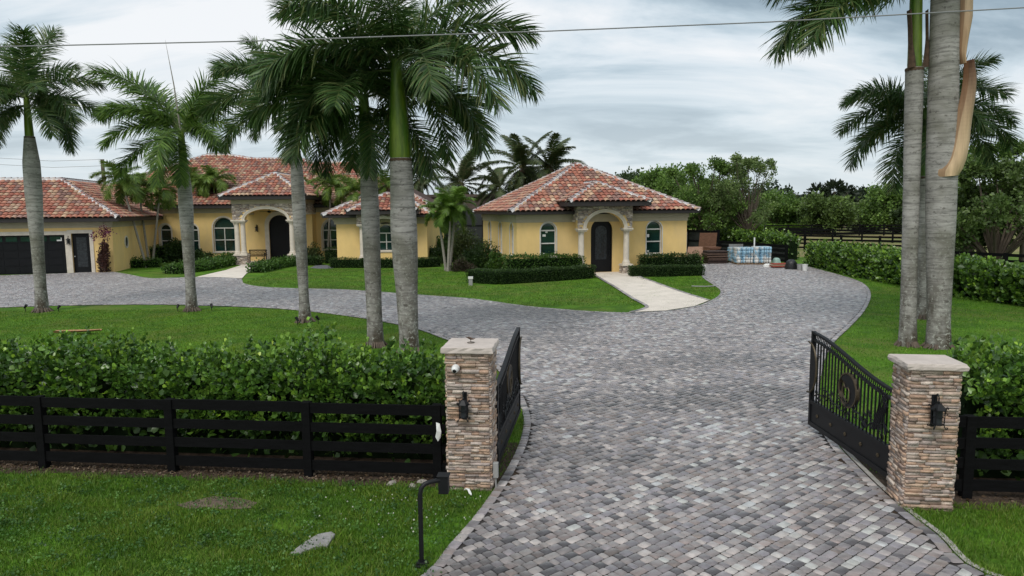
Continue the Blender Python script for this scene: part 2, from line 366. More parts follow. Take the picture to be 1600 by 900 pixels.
pal = np.array([(.20,.182,.175),(.25,.232,.222),(.15,.14,.143),(.38,.35,.325),(.062,.058,.062),(.21,.178,.165),(.18,.173,.185),(.41,.385,.36),(.16,.135,.12),(.24,.222,.228)]) * np.array([1.22, 1.16, 1.17])
palw = np.array([.15,.13,.15,.12,.11,.09,.11,.05,.05,.04])
def paver_field():
    A = R(38); ca, sa = math.cos(A), math.sin(A)
    dp = np.array(drive); u = dp @ np.array([ca, sa]); v = dp @ np.array([-sa, ca])
    H = 0.112; cen = []; half = []
    rows = np.arange(v.min(), v.max(), H)
    for r in rows:
        ws = rng.choice([0.082, 0.112, 0.142, 0.172], size=int((u.max()-u.min())/0.10)+2, p=[.2, .42, .25, .13])
        x = u.min() + np.cumsum(ws) - ws - rng.random()*0.2
        m_ = x < u.max(); x = x[m_]; ws = ws[m_]
        cen.append(np.stack([x + ws/2, np.full(len(x), r)], 1)); half.append(np.stack([ws/2 - .0038, np.full(len(x), H/2 - .0038)], 1))
    cen = np.concatenate(cen); half = np.concatenate(half)
    W = np.stack([cen[:, 0]*ca - cen[:, 1]*sa, cen[:, 0]*sa + cen[:, 1]*ca], 1)
    k = in_poly(W, drive); W = W[k]; half = half[k]
    # drop what the picture cannot see, far off to the left
    k = (W[:, 0] > -0.80 * W[:, 1] - 1.5) & (W[:, 0] < 0.8 * W[:, 1] + 2) & (W[:, 1] > 4.2); W = W[k]; half = half[k]
    k = dist_poly(W, drive) > 0.135; W = W[k]; half = half[k]
    N = len(W); idx = rng.choice(len(pal), N, p=palw/palw.sum()); t = pal[idx] * (1 + rng.normal(0, .10, (N, 1))) 
    # broad weathering: worn, dirt-darkened stretches of stone
    low = 0.5*np.sin(W[:,0]*.55+1.3)*np.sin(W[:,1]*.42+.4)+.5*np.sin(W[:,0]*1.3-W[:,1]*.8)
    g2 = np.zeros(N); rs_ = np.random.default_rng(4)
    for q in range(26):
        c_ = np.array([rs_.uniform(-3, 9), rs_.uniform(5, 26)]); s_ = rs_.uniform(.35, 1.5); g2 += rs_.choice([-.55, -.42, .22]) * np.exp(-((W[:, 0]-c_[0])**2/(s_*1.4)**2 + (W[:, 1]-c_[1])**2/(s_*.8)**2))
    t = t * (1 + .10 * low[:, None]) * (1 + np.clip(g2, -.60, .32) * rs_.uniform(.4, 1.3, N))[:, None]
    z = 0.026 + rng.normal(0, .0016, N)
    a = np.full(N, A) + rng.normal(0, .018, N)
    print('pavers', N)
    o = paver_mesh('driveway_pavers', W, half, a, z, np.clip(t, .02, .42)); o['kind'] = 'structure'
    # border course
    bc, bh, ba = [], [], []
    for i in range(len(drive)):
        p = np.array(drive[i]); q = np.array(drive[(i+1) % len(drive)]); L = np.hypot(*(q-p))
        if L < .03 or p[1] < 4: continue
        k = max(1, round(L / .15)); d = (q-p)/L; nrm = np.array([-d[1], d[0]])
        for j in range(k):
            c = p + d * L * (j + .5) / k
            for sg in (1,):
                cc = c + nrm * .065
                if not in_poly(cc[None], drive)[0]: cc = c - nrm * .065
                bc.append(cc); bh.append((L/k/2 - .004, .060)); ba.append(math.atan2(d[1], d[0]))
    bc = np.array(bc); bh = np.array(bh); N = len(bc)
    t = pal[rng.choice(len(pal), N, p=palw/palw.sum())] * .88
    o = paver_mesh('driveway_border', bc, bh, np.array(ba), 0.0262 + rng.normal(0, .001, N), t); o['kind'] = 'structure'
paver_field()

# concrete walks
def pxpoly(pts): return [G(*p) for p in pts]
walk_guest = pxpoly([(924, 427), (982, 427), (1018, 440), (1062, 456), (1108, 470.5), (1085, 479.5), (1040, 486.5), (985, 489), (1005, 484), (1010, 479), (990, 468), (962, 450)])
sheet('guest_house_walk', walk_guest, 0.034, M_conc)
walk_main = pxpoly([(388, 409.5), (447, 409.5), (430, 413), (410, 416), (397, 421), (385, 428), (378, 436), (345, 434), (307, 433.5), (330, 428), (352, 423), (374, 416)])
sheet('main_house_walk', walk_main, 0.034, M_conc)
porch = [(-19.6, 46.6), (-14.4, 46.6), (-14.4, 50), (-19.6, 50)]
sheet('main_porch_floor', porch, 0.05, M_conc)
bd = smooth_poly(pxpoly([(924, 427), (940, 437), (962, 450), (990, 468), (1010, 479), (1005, 484), (985, 489)]), False, 5)
bc, bh, ba = [], [], []
for i in range(len(bd)-1):
    p, q = np.array(bd[i]), np.array(bd[i+1]); L = np.hypot(*(q-p)); k = max(1, round(L/.2)); d = (q-p)/L
    for j in range(k):
        bc.append(p + d*L*(j+.5)/k + np.array([-d[1], d[0]])*.0); bh.append((L/k/2-.005, .07)); ba.append(math.atan2(d[1], d[0]))
bc = np.array(bc); t = pal[rng.choice(len(pal), len(bc), p=palw/palw.sum())] * .9
o = paver_mesh('walk_border', bc, np.array(bh), np.array(ba), np.full(len(bc), .048), t); o['kind'] = 'structure'
bd = smooth_poly(pxpoly([(982, 427), (1018, 440), (1062, 456), (1108, 470.5)]), False, 5)
bc, bh, ba = [], [], []
for i in range(len(bd)-1):
    p, q = np.array(bd[i]), np.array(bd[i+1]); L = np.hypot(*(q-p)); k = max(1, round(L/.2)); d = (q-p)/L
    for j in range(k):
        bc.append(p + d*L*(j+.5)/k); bh.append((L/k/2-.005, .07)); ba.append(math.atan2(d[1], d[0]))
bc = np.array(bc); t = pal[rng.choice(len(pal), len(bc), p=palw/palw.sum())] * .9
o = paver_mesh('walk_border', bc, np.array(bh), np.array(ba), np.full(len(bc), .048), t); o['kind'] = 'structure'

# soil under the fence and hedges
FA = R(-6.0); FD = np.array([math.cos(FA), math.sin(FA)]); FN = np.array([-FD[1], FD[0]])
FP = np.array([-0.83, 8.86])              # fence meets the gate pier here
def fpt(a, b): return tuple(FP + FD * a + FN * b)
def wavy(a0, a1, b, amp, n, seed):
    r = np.random.default_rng(seed); return [fpt(a0 + (a1-a0)*i/n, b + amp*r.normal()) for i in range(n+1)]
sheet('soil_strip', wavy(-10.5, 0.75, -.22, .05, 50, 1) + [fpt(0.9, .2), fpt(.75, 1.6), fpt(-10.5, 1.7)], 0.006, M_soil)
sheet('soil_strip', [fpt(5.9, -.95+.8), fpt(5.0, .4)] and ([fpt(5.35, -.55)] + wavy(5.9, 11, -.30, .04, 20, 2) + [fpt(11, 1.6), fpt(6.0, 1.6), fpt(5.0, 1.2)]), 0.006, M_soil)
sheet('bare_patch', pxpoly([(275, 790), (300, 783), (335, 776), (375, 779), (402, 786), (392, 795), (350, 797), (320, 793), (300, 797)]), 0.008, mat('bare_sand', (.13, .095, .07), rough=.95, nscale=14, namt=.4, bump=.6))

# grass blades
def blades(name, n, region, hgt, wid, seed, cols, avoid=True, patch=None):
    r = np.random.default_rng(seed); x0, x1, y0, y1 = region
    P = np.stack([r.uniform(x0, x1, n), r.uniform(y0, y1, n)], 1)
    if patch is not None: P = patch(P, r)
    if avoid:
        k = ~in_poly(P, drive) | (dist_poly(P, drive) < .02); P = P[k]
    k = (P[:, 0] > -.78 * P[:, 1] - .6) & (P[:, 0] < .78 * P[:, 1] + .6); P = P[k]
    n = len(P); lf = .5*np.sin(P[:,0]*1.9+P[:,1]*1.1+1)*np.sin(P[:,1]*2.3-P[:,0]*.6)+.5*np.sin(P[:,0]*5.3+P[:,1]*3.9)*np.sin(P[:,1]*6.1-P[:,0]*2.2); h = hgt * r.uniform(.55, 1.35, n) * (1+.30*lf); a = r.uniform(0, 2*math.pi, n); lean = r.uniform(.1, 1.0, n); la = r.uniform(0, 2*math.pi, n)
    w_ = wid * r.uniform(.6, 1.3, n)
    dx, dy = np.cos(a) * w_ / 2, np.sin(a) * w_ / 2; lx, ly = np.cos(la) * lean * h, np.sin(la) * lean * h
    z0 = np.zeros(n); B = np.stack([P[:, 0], P[:, 1], z0], 1)
    v0 = B + np.stack([-dx, -dy, z0], 1); v1 = B + np.stack([dx, dy, z0], 1)
    m1 = B + np.stack([lx*.35+dx*.8, ly*.35+dy*.8, h*.6], 1); m0 = B + np.stack([lx*.35-dx*.8, ly*.35-dy*.8, h*.6], 1)
    tp = B + np.stack([lx, ly, h], 1)
    V = np.stack([v0, v1, m1, m0, tp], 1).reshape(-1, 3); o = np.arange(n) * 5
    Q = np.stack([o, o+1, o+2, o+3], 1); T = np.stack([o+3, o+2, o+4], 1)
    ci = r.integers(0, len(cols), n); t = np.array(cols)[ci] * r.uniform(.75, 1.25, (n, 1)) * (1+.22*lf[:, None]*np.array([1.9, 1, .9]))
    ob = npmesh(name, V, [Q, T], M_blade, tint=[t, t]); ob['kind'] = 'stuff'; return ob
gcols = [(.092,.19,.016),(.066,.148,.013),(.130,.24,.022),(.080,.17,.014),(.16,.225,.042)]
bare = pxpoly([(275, 790), (300, 783), (335, 776), (375, 779), (402, 786), (392, 795), (350, 797), (320, 793), (300, 797)])
def front_patch(P, r):
    b = (P - FP) @ FN; k = b < -.20 + r.normal(0, .06, len(P))
    k &= ~(r.random(len(P)) < np.where(in_poly(P, bare), .78, .55*np.exp(-dist_poly(P, bare)/.10)))
    slab = pxpoly([(452, 871), (478, 851), (497, 840), (518, 836), (524, 840), (512, 858), (492, 860), (470, 870)]); k &= ~(in_poly(P, slab) & (dist_poly(P, slab) > r.uniform(0, .035, len(P))))
    low = np.sin(P[:,0]*2.1+P[:,1]*1.3)*np.sin(P[:,0]*.9-P[:,1]*2.7)
    k &= r.random(len(P)) < .70 + .30*low
    thin = np.sin(P[:,0]*3.7+2)*np.sin(P[:,1]*4.3+P[:,0]); k &= ~((thin > .72) & (r.random(len(P)) < .5))
    return P[k]
blades('verge_grass', 210000, (-8.2, -.2, 5.7, 9.5), .050, .0075, 3, gcols, patch=front_patch)
blades('verge_grass', 60000, (3.9, 8.5, 5.4, 8.0), .052, .0075, 4, gcols, patch=front_patch)
lawn_a = pxpoly([(381, 442), (420, 427), (480, 420), (684, 420), (735, 431), (745, 450), (921, 437), (962, 451), (1000, 476), (985, 487.5), (930, 486), (880, 482.5), (820, 477), (740, 466), (680, 461.5), (600, 455.5), (480, 450), (400, 446)])
lawn_b = pxpoly([(990, 434.5), (1092, 433), (1110, 444), (1122, 454), (1119, 462), (1106, 469), (1062, 454)])
def lawn_patch(P, r):
    b = (P - FP) @ FN; return P[b > 1.5]
blades('island_grass', 170000, (-21, .5, 10.5, 25.5), .034, .013, 5, [tuple(np.array(c)*(1.1, 1.12, .9)) for c in gcols], patch=lawn_patch)
blades('side_lawn_grass', 170000, (4.4, 26, 9, 41), .036, .015, 6, [tuple(np.array(c)*(1.05, 1.22, .9)) for c in gcols], patch=lambda P, r: P)
blades('house_lawn_grass', 90000, (-20, 12, 25.5, 46), .05, .022, 9, gcols, patch=lambda P, r: P[in_poly(P, lawn_a) | in_poly(P, lawn_b)])
blades('edge_grass', 7000, (-1.2, 1.0, 9.0, 13.5), .055, .009, 8, gcols, patch=lambda P, r: P[dist_poly(P, drive) < .5])

# pale concrete edging at the right side of the entry flare
eg = [p for p in smooth_poly(P_right, False) if p[1] < 10.2]; mb_ = MB()
for (xa, ya), (xb, yb) in zip(eg[:-1], eg[1:]):
    L_ = math.dist((xa, ya), (xb, yb)) or 1; nx, ny = -(yb-ya)/L_, (xb-xa)/L_
    if nx < 0: nx, ny = -nx, -ny
    mb_.add([(xa+nx*.005, ya+ny*.005, .03), (xb+nx*.005, yb+ny*.005, .03), (xb+nx*.075, yb+ny*.075, .026), (xa+nx*.075, ya+ny*.075, .026), (xa+nx*.075, ya+ny*.075, 0), (xb+nx*.075, yb+ny*.075, 0)], [(0, 1, 2, 3), (3, 2, 5, 4)])
o = mb_.build('driveway_edging', mat('edging', (.33, .31, .28), rough=.9, nscale=9, namt=.3), None); o['kind'] = 'structure'
# ================================================================== BUILDING PARTS
tpal = np.array([(.36,.14,.10),(.40,.185,.135),(.31,.115,.088),(.46,.31,.22),(.37,.235,.185),(.22,.125,.11),(.42,.265,.185),(.31,.18,.155),(.25,.15,.135),(.48,.36,.27)]) * np.array([1.02, 1.0, .92])
tw = np.array([.18,.14,.13,.09,.10,.10,.08,.08,.07,.03])
def tile_arrays(planes, seed=1, TW=.29, TR=.36):
    """planes: list of 3-D polygons (first edge = eave, seen from above counter-clockwise). returns V,F,tint"""
    r = np.random.default_rng(seed); Vs, Fs, Ts = [], [], []; off = 0
    k = 6; ang = np.linspace(0, math.pi, k)
    tv = np.array([( -math.cos(a)*.5*TW*.98, y, math.sin(a)*.095 + z) for y, z, in ((-.045, .055), (TR+.03, 0.0)) for a in ang])
    tf = np.array([(i, i+1, k+i+1, k+i) for i in range(k-1)])
    for poly in planes:
        p = [np.array(q, float) for q in poly]; ex = p[1]-p[0]; L = np.linalg.norm(ex); ex /= L
        nrm = np.cross(ex, p[2]-p[0]); nrm /= np.linalg.norm(nrm)
        if nrm[2] < 0: nrm = -nrm
        ey = np.cross(nrm, ex)
        if ey[2] < 0: ey = -ey
        q2 = [((q-p[0]) @ ex, (q-p[0]) @ ey) for q in p]
        xs = [q[0] for q in q2]; ys = [q[1] for q in q2]
        X, Y_ = np.meshgrid(np.arange(min(xs)+TW/2, max(xs), TW), np.arange(0, max(ys), TR))
        P = np.stack([X.ravel(), Y_.ravel()], 1); PC = P + np.array([0, TR*.5]); kk = in_poly(PC, q2); P = P[kk]
        N = len(P)
        if not N: continue
        O = p[0] + P[:, :1]*ex + P[:, 1:]*ey + nrm*.02 + r.normal(0, .004, (N, 1))*nrm
        M = np.tile(np.stack([ex, ey, nrm], 1)[None], (N, 1, 1)); M = M * (1 + r.normal(0, .01, (N, 1, 1)))
        v, f = inst(tv, tf, M, O); Vs.append(v); Fs.append(f + off); off += len(v)
        t = tpal[r.choice(len(tpal), N, p=tw)] * (1 + r.normal(0, .08, (N, 1))); Ts.append(np.repeat(np.clip(t, .02, .8), len(tf), 0))
    return np.concatenate(Vs), np.concatenate(Fs), np.concatenate(Ts)
def ridge_line(mb, a, b, seed=0, step=.36):
    r = random.Random(seed); a, b = Vector(a), Vector(b); d = b-a; L = d.length; d.normalize(); n = max(1, int(L/step))
    side = d.cross(Vector((0, 0, 1))).normalized(); up = side.cross(d)
    mb.cur = (.60, .59, .58)
    pr = [(-.17, -.02), (-.11, .10), (0, .13), (.11, .10), (.17, -.02)]
    vs = [a + side*x + up*z for x, z in pr] + [b + side*x + up*z for x, z in pr]
    mb.add(vs, [(i, i+1, i+6, i+5) for i in range(4)])
    for i in range(n):
        q0 = a + d*(L*i/n); q1 = a + d*(L*(i+1)/n + .02)
        mb.cur = r.choice([(.36,.33,.33),(.30,.24,.24),(.42,.38,.37),(.25,.17,.16),(.38,.30,.27),(.44,.42,.42)])
        vs = []
        for q, s_, l in ((q0, 1.12, .03), (q1, .9, .0)):
            for k in range(6):
                w_ = math.pi*k/5; vs.append(q + side*(-math.cos(w_)*.095*s_) + up*(.075 + math.sin(w_)*.085*s_ + l))
        mb.add(vs, [(k, k+1, k+7, k+6) for k in range(5)])
def roof_obj(root, planes, ridges, seed, eave_drop=.0):
    V, F, T = tile_arrays(planes, seed)
    rf = npmesh('roof', V, F, M_tile, root, T)
    ub = MB()
    for pl in planes: ub.add([(x, y, z - .012) for x, y, z in pl], [tuple(range(len(pl)))])
    ub.build('roof_underlay', M_under, rf)
    rb = MB()
    for i, (a, b) in enumerate(ridges): ridge_line(rb, a, b, seed + i)
    rb.build('ridge_tiles', M_ridge, rf)
    return rf
def hip(x0, x1, y0, y1, z, pitch):
    W, D = x1-x0, y1-y0; h = min(W, D)/2
    if W >= D: A, B = (x0+h, (y0+y1)/2, z+h*pitch), (x1-h, (y0+y1)/2, z+h*pitch)
    else: A, B = ((x0+x1)/2, y0+h, z+h*pitch), ((x0+x1)/2, y1-h, z+h*pitch)
    c = [(x0,y0,z),(x1,y0,z),(x1,y1,z),(x0,y1,z)]
    if W >= D: planes = [[c[0],c[1],B,A],[c[1],c[2],B],[c[2],c[3],A,B],[c[3],c[0],A]]; hips = [(c[0],A),(c[3],A),(c[1],B),(c[2],B)]
    else: planes = [[c[0],c[1],A],[c[1],c[2],B,A],[c[2],c[3],B],[c[3],c[0],A,B]]; hips = [(c[0],A),(c[1],A),(c[2],B),(c[3],B)]
    if abs(W-D) > .2: hips.append((A, B))
    else:
        planes = [[q for i, q in enumerate(p) if i == 0 or q != p[i-1]] for p in planes]
    return planes, hips
def eaves(fascia, frieze, x0, x1, y0, y1, z, oh, fh=.13, back=True):
    """fascia ring, soffit and wall frieze of a rectangular roof"""
    for a, b, c_, d in ((x0, x1, y0, y0+.05), (x0, x0+.05, y0+.052, y1-.052), (x1-.05, x1, y0+.052, y1-.052), (x0, x1, y1-.05, y1)):
        fascia.box(a, b, c_, d, z-fh, z+.02)
    fascia.box(x0+.055, x1-.055, y0+.055, y1-.055, z-fh-.012, z-fh+.03)
    e_ = .09
    for k_, (z0, z1) in enumerate(((z-fh-.24, z-fh-.015), (z-fh-.44, z-fh-.24))):
        o_ = e_ if k_ == 0 else .035
        X0, X1, Y0, Y1 = x0+oh-o_, x1-oh+o_, y0+oh-o_, y1-oh+o_
        for a, b, c_, d in ((X0, X1, Y0, Y0+o_+.02), (X0, X0+o_+.02, Y0+o_+.021, Y1-o_-.021), (X1-o_-.02, X1, Y0+o_+.021, Y1-o_-.021), (X0, X1, Y1-o_-.02, Y1)):
            frieze.box(a, b, c_, d, z0, z1)
def arch_pts(x0, x1, z0, zs, rise, n=14):
    """outline going up the left jamb, over the arch, down the right jamb"""
    cx_, hw = (x0+x1)/2, (x1-x0)/2
    return [(x0, z0)] + [(cx_ - hw*math.cos(math.pi*k/n), zs + rise*math.sin(math.pi*k/n)) for k in range(n+1)] + [(x1, z0)]
def wall(mb, x0, x1, z0, z1, y, ops, rev=.14):
    """front wall skin at y (facing -y) with openings (xa, xb, za, zspring, rise)"""
    x = x0
    for (a, b, za, zs, rise) in sorted(ops):
        mb.add([(x,y,z0),(a,y,z0),(a,y,z1),(x,y,z1)], [(0,1,2,3)])
        if za > z0 + .001: mb.add([(a,y,z0),(b,y,z0),(b,y,za),(a,y,za)], [(0,1,2,3)])
        pts = arch_pts(a, b, za, zs, rise) if rise > 0 else [(a, za), (a, zs), (b, zs), (b, za)]
        top = pts[1:-1]
        for (xa_, z_a), (xb_, z_b) in zip(top[:-1], top[1:]): 
            if xb_ - xa_ > 1e-5: mb.add([(xa_,y,z_a),(xb_,y,z_b),(xb_,y,z1),(xa_,y,z1)], [(0,1,2,3)])
        for (xa_, z_a), (xb_, z_b) in zip(pts[:-1], pts[1:]): mb.add([(xa_,y,z_a),(xb_,y,z_b),(xb_,y+rev,z_b),(xa_,y+rev,z_a)], [(0,1,2,3)])
        mb.add([(a,y,za),(b,y,za),(b,y+rev,za),(a,y+rev,za)], [(0,1,2,3)])
        x = b
    mb.add([(x,y,z0),(x1,y,z0),(x1,y,z1),(x,y,z1)], [(0,1,2,3)])
def window(root, M, a, b, za, zs, rise, rev=.14, vert=0, rails=(.5,), trim=.10, transom=True, tcol=None, extra=None):
    """window unit whose opening is a..b, za..zs (+arch rise). wall skin at local y=0 of matrix M"""
    t = .055
    out = arch_pts(a, b, za, zs, rise) if rise > 0 else [(a, za), (a, zs), (b, zs), (b, za)]
    inn = arch_pts(a+t, b-t, za+t, zs, rise-t) if rise > 0 else [(a+t, za+t), (a+t, zs-t), (b-t, zs-t), (b-t, za+t)]
    f = MB(M); f.band_xz(out, inn, rev-.05, rev+.02, closed=True)
    if transom and rise > 0: f.box(a+t, b-t, rev-.045, rev+.015, zs-.035, zs+.035)
    H = zs - za
    for q in rails: f.box(a+t, b-t, rev-.04, rev+.012, za+H*q-.03, za+H*q+.03)
    top_v = zs - .036 if transom else zs + rise*.95
    for i in range(vert):
        x = a + (b-a)*(i+1)/(vert+1)
        segs = [za+t] + [za+H*q for q in rails] + [zs]
        for s0, s1 in zip(segs[:-1], segs[1:]): f.box(x-.028, x+.028, rev-.038, rev+.010, s0+.031, s1-.036)
    fo = f.build('window', M_frame, root)
    p = MB(M); p.prism_xz(out[::-1] if False else out, rev+.022, rev+.04); p.build('pane', M_glass, fo)
    tr = MB(M)
    o2 = arch_pts(a-trim, b+trim, za, zs, rise+trim) if rise > 0 else [(a-trim, za), (a-trim, zs+trim), (b+trim, zs+trim), (b+trim, za)]
    tr.band_xz(o2, out, -.035, .003); tr.box(a-trim-.02, b+trim+.02, -.055, .004, za-.09, za-.001)
    tr.build('window_trim', tcol or M_trim, fo)
    if extra: extra(fo, M, rev)
    return fo
spal = np.array([(.42,.33,.27),(.50,.42,.35),(.34,.25,.20),(.46,.30,.20),(.30,.27,.26),(.55,.49,.43),(.38,.24,.16),(.43,.38,.35),(.26,.19,.16),(.50,.36,.25)]); spal = spal*.68 + spal.mean(0)*np.array([1.06, 1, .97])*.36
def stones(x0, x1, z0, z1, r, lmin, lmax, hmin, hmax, keep=None):
    out = []; z = z0
    while z < z1 - .008:
        h = min(r.uniform(hmin, hmax), z1-z); x = x0 - r.uniform(0, lmin)
        while x < x1:
            L = r.uniform(lmin, lmax); a, b = max(x, x0), min(x+L, x1)
            if b-a > .02 and (keep is None or keep((a+b)/2, z+h/2)): out.append(((a+b)/2, z+h/2, (b-a)/2, h/2, r.uniform(0, 1)))
            x += L
        z += h
    return out
def stone_skin(name, root, faces, seed, lmin=.08, lmax=.26, hmin=.022, hmax=.045, prot=.028, pal_=None, keep=None, M=None, gap=.002):
    """faces: list of (origin(x,y), dir(x,y), length, z0, z1); outward = right-hand normal"""
    r = np.random.default_rng(seed); Vs, Ts = [], []; P_ = spal if pal_ is None else pal_
    cube = np.array([(-1,-1,-1),(1,-1,-1),(1,1,-1),(-1,1,-1),(-1,-1,1),(1,-1,1),(1,1,1),(-1,1,1)], float)
    tf = np.array([(3,2,1,0),(4,5,6,7),(0,1,5,4),(1,2,6,5),(2,3,7,6),(3,0,4,7)]); O, S, MM = [], [], []
    for (ox, oy), (dx, dy), L, z0, z1 in faces:
        nx, ny = dy, -dx
        for (u_, z, hu, hz_, q) in stones(0, L, z0, z1, r, lmin, lmax, hmin, hmax, keep):
            d = .012 + prot*q
            O.append((ox+dx*u_+nx*(d/2-.01), oy+dy*u_+ny*(d/2-.01), z)); tilt = r.normal(0, .012)
            MM.append(np.array([[dx*(hu-gap), nx*(d/2+.01), dx*0],[dy*(hu-gap), ny*(d/2+.01), dy*0],[tilt*hu, 0, hz_-gap]]))
    O = np.array(O); MM = np.array(MM); v, f = inst(cube, tf, MM, O)
    v += r.normal(0, .0025, v.shape)
    t = P_[r.integers(0, len(P_), len(O))] * r.uniform(.75, 1.2, (len(O), 1))
    if M is not None:
        A = np.array(M.to_3x3()); v = v @ A.T + np.array(M.translation)
    ob = npmesh(name, v, f, M_stone, root, np.repeat(np.clip(t, .03, .8), 6, 0)); return ob
def column(root, x, y, z0, z1, r=.16, name='column'):
    c = MB(); H = z1-z0
    c.lathe([(r*1.45, z0), (r*1.45, z0+.05), (r*1.2, z0+.08), (r*1.3, z0+.12), (r*1.05, z0+.17), (r, z0+.25), (r*.98, z0+H*.5), (r*.90, z1-.2), (r*.88, z1-.17), (r*1.02, z1-.14), (r*.92, z1-.11), (r*1.15, z1-.03), (r*1.15, z1)], (x, y), 20)
    return c.build(name, M_trim, root, smooth=True)
spal2 = 1.12*np.array([(.40,.33,.27),(.50,.43,.36),(.32,.26,.22),(.44,.36,.28),(.28,.25,.23),(.56,.50,.43)]) 
def portico(root, xc, hw, y0, y1, zs, ztop, arch_hw, rise, col_x, zped, ped_hw, band, seed, sill_side=True, back=True, roofz=None, oh=.5, rdepth=6, pitch=.5, sides=True, arch_side=0):
    """stone-faced arched porch: front face at y0, running back to y1"""
    n = 18; th = .34
    arc = [(xc - arch_hw*math.cos(math.pi*k/n), zs + rise*math.sin(math.pi*k/n)) for k in range(n+1)]
    w_ = MB()
    # front slab above the arch
    for i in range(n):
        (xa, za), (xb, zb) = arc[i], arc[i+1]
        w_.add([(xa,y0,za),(xb,y0,zb),(xb,y0,ztop),(xa,y0,ztop),(xa,y0+th,za),(xb,y0+th,zb),(xb,y0+th,ztop),(xa,y0+th,ztop)], [(0,1,2,3),(4,7,6,5),(0,4,5,1)])
    for a, b in ((xc-hw, xc-arch_hw), (xc+arch_hw, xc+hw)): w_.box(a, b, y0, y0+th, zs, ztop)
    if sides:
        for s in (-1, 1):
            xo = xc + s*hw; xi = xo - s*th
            w_.box(min(xo, xi), max(xo, xi), y0+th+.002, y1, zs+.45, ztop)
    w_.box(xc-hw+.02, xc+hw-.02, y0+.02, y1, ztop-.001, ztop+.02)
    wo = w_.build('porch_wall', M_stucco, root)
    def keep(u_, z):
        x = -hw + u_; 
        if abs(x) < arch_hw+.22 and z < zs + (rise+.20)*math.sqrt(max(0, 1-(x/(arch_hw+.22))**2)): return False
        return True
    stone_skin('stone_cladding', root, [((xc-hw, y0), (1, 0), 2*hw, zs+.005, ztop-band)], seed, .16, .42, .05, .10, .03, spal2, keep)
    if sides:
      for k_s, fc_ in enumerate([((xc+hw, y0), (0, 1), y1-y0, zs+.45, ztop-band), ((xc-hw, y1), (0, -1), y1-y0, zs+.45, ztop-band)]): stone_skin('stone_cladding', root, [fc_], seed+1+k_s, .16, .42, .05, .10, .03, spal2)
    tr = MB()
    o2 = [(xc-(arch_hw+.19)*math.cos(math.pi*k/n), zs+(rise+.19)*math.sin(math.pi*k/n)) for k in range(n+1)]
    o1 = [(xc-(arch_hw+.10)*math.cos(math.pi*k/n), zs+(rise+.10)*math.sin(math.pi*k/n)) for k in range(n+1)]
    tr.band_xz(o2, arc, y0-.07, y0-.004); tr.band_xz(o2, o1, y0-.10, y0-.072)
    tr.build('arch_trim', M_trim, root)
    for s in (-1, 1):
        cp = MB()
        xs = [c_ for c_ in col_x if c_*s > 0]; a, b = min(xs)-.24, max(xs)+.24
        cp.box(xc+a-.05, xc+b+.05, y0-.14, y0+th+.06, zs-.09, zs-.002); cp.box(xc+a, xc+b, y0-.08, y0+th+.02, zs-.17, zs-.092)
        if sides: cp.box(xc+(hw-th if s > 0 else -hw)-.03, xc+(hw if s > 0 else -hw+th)+.03, y0+th+.062, y1, zs+.33, zs+.45)
        cp.build('impost', M_trim, root)
    for c_ in col_x: column(root, xc+c_, y0+th/2, zped, zs-.17, .165 if hw < 1.9 else .17)
    for s in (-1, 1):
        xs = [c_ for c_ in col_x if c_*s > 0]; a, b = xc+min(xs)-ped_hw, xc+max(xs)+ped_hw
        pd = MB(); pd.box(a+.02, b-.02, y0-.06, y0+th+.06, 0, zped-.10); po = pd.build('pedestal', M_mortar, root)
        stone_skin('stone_cladding', po, [((a, y0-.08), (1, 0), b-a, 0, zped-.10), ((b, y0-.08), (0, 1), th+.16, 0, zped-.10), ((b, y0+th+.08), (-1, 0), b-a, 0, zped-.10), ((a, y0+th+.08), (0, -1), th+.16, 0, zped-.10)], seed+5, .12, .3, .04, .08, .03, spal2)
        pc = MB(); pc.box(a-.06, b+.06, y0-.15, y0+th+.15, zped-.10, zped-.05); pc.box(a-.03, b+.03, y0-.12, y0+th+.12, zped-.05, zped); pc.build('pedestal_cap', M_trim, po)
    if band:
        fb = MB(); fb.box(xc-hw-.05, xc+hw+.05, y0-.05, y0-.001, ztop-band, ztop); fb.box(xc-hw-.12, xc+hw+.12, y0-.12, y0-.052, ztop-.12, ztop)
        if sides:
            for s in (-1, 1):
                a = xc+s*hw; fb.box(min(a, a+s*.05), max(a, a+s*.05), y0, y1, ztop-band, ztop)
        fb.build('frieze', M_frieze, root)
    fs = MB(); X0, X1 = xc-hw-oh, xc+hw+oh; Y0 = y0-oh; zr = roofz or ztop+.2
    fs.box(X0, X1, Y0, Y0+.05, zr-.2, zr+.02); fs.box(X0, X0+.05, Y0+.052, y1, zr-.2, zr+.02); fs.box(X1-.05, X1, Y0+.052, y1, zr-.2, zr+.02); fs.box(X0+.055, X1-.055, Y0+.055, y1, zr-.21, zr-.17)
    fs.build('fascia', M_fascia, root)
    planes, hips = hip(X0, X1, Y0, Y0+rdepth, zr, pitch)
    return planes, hips
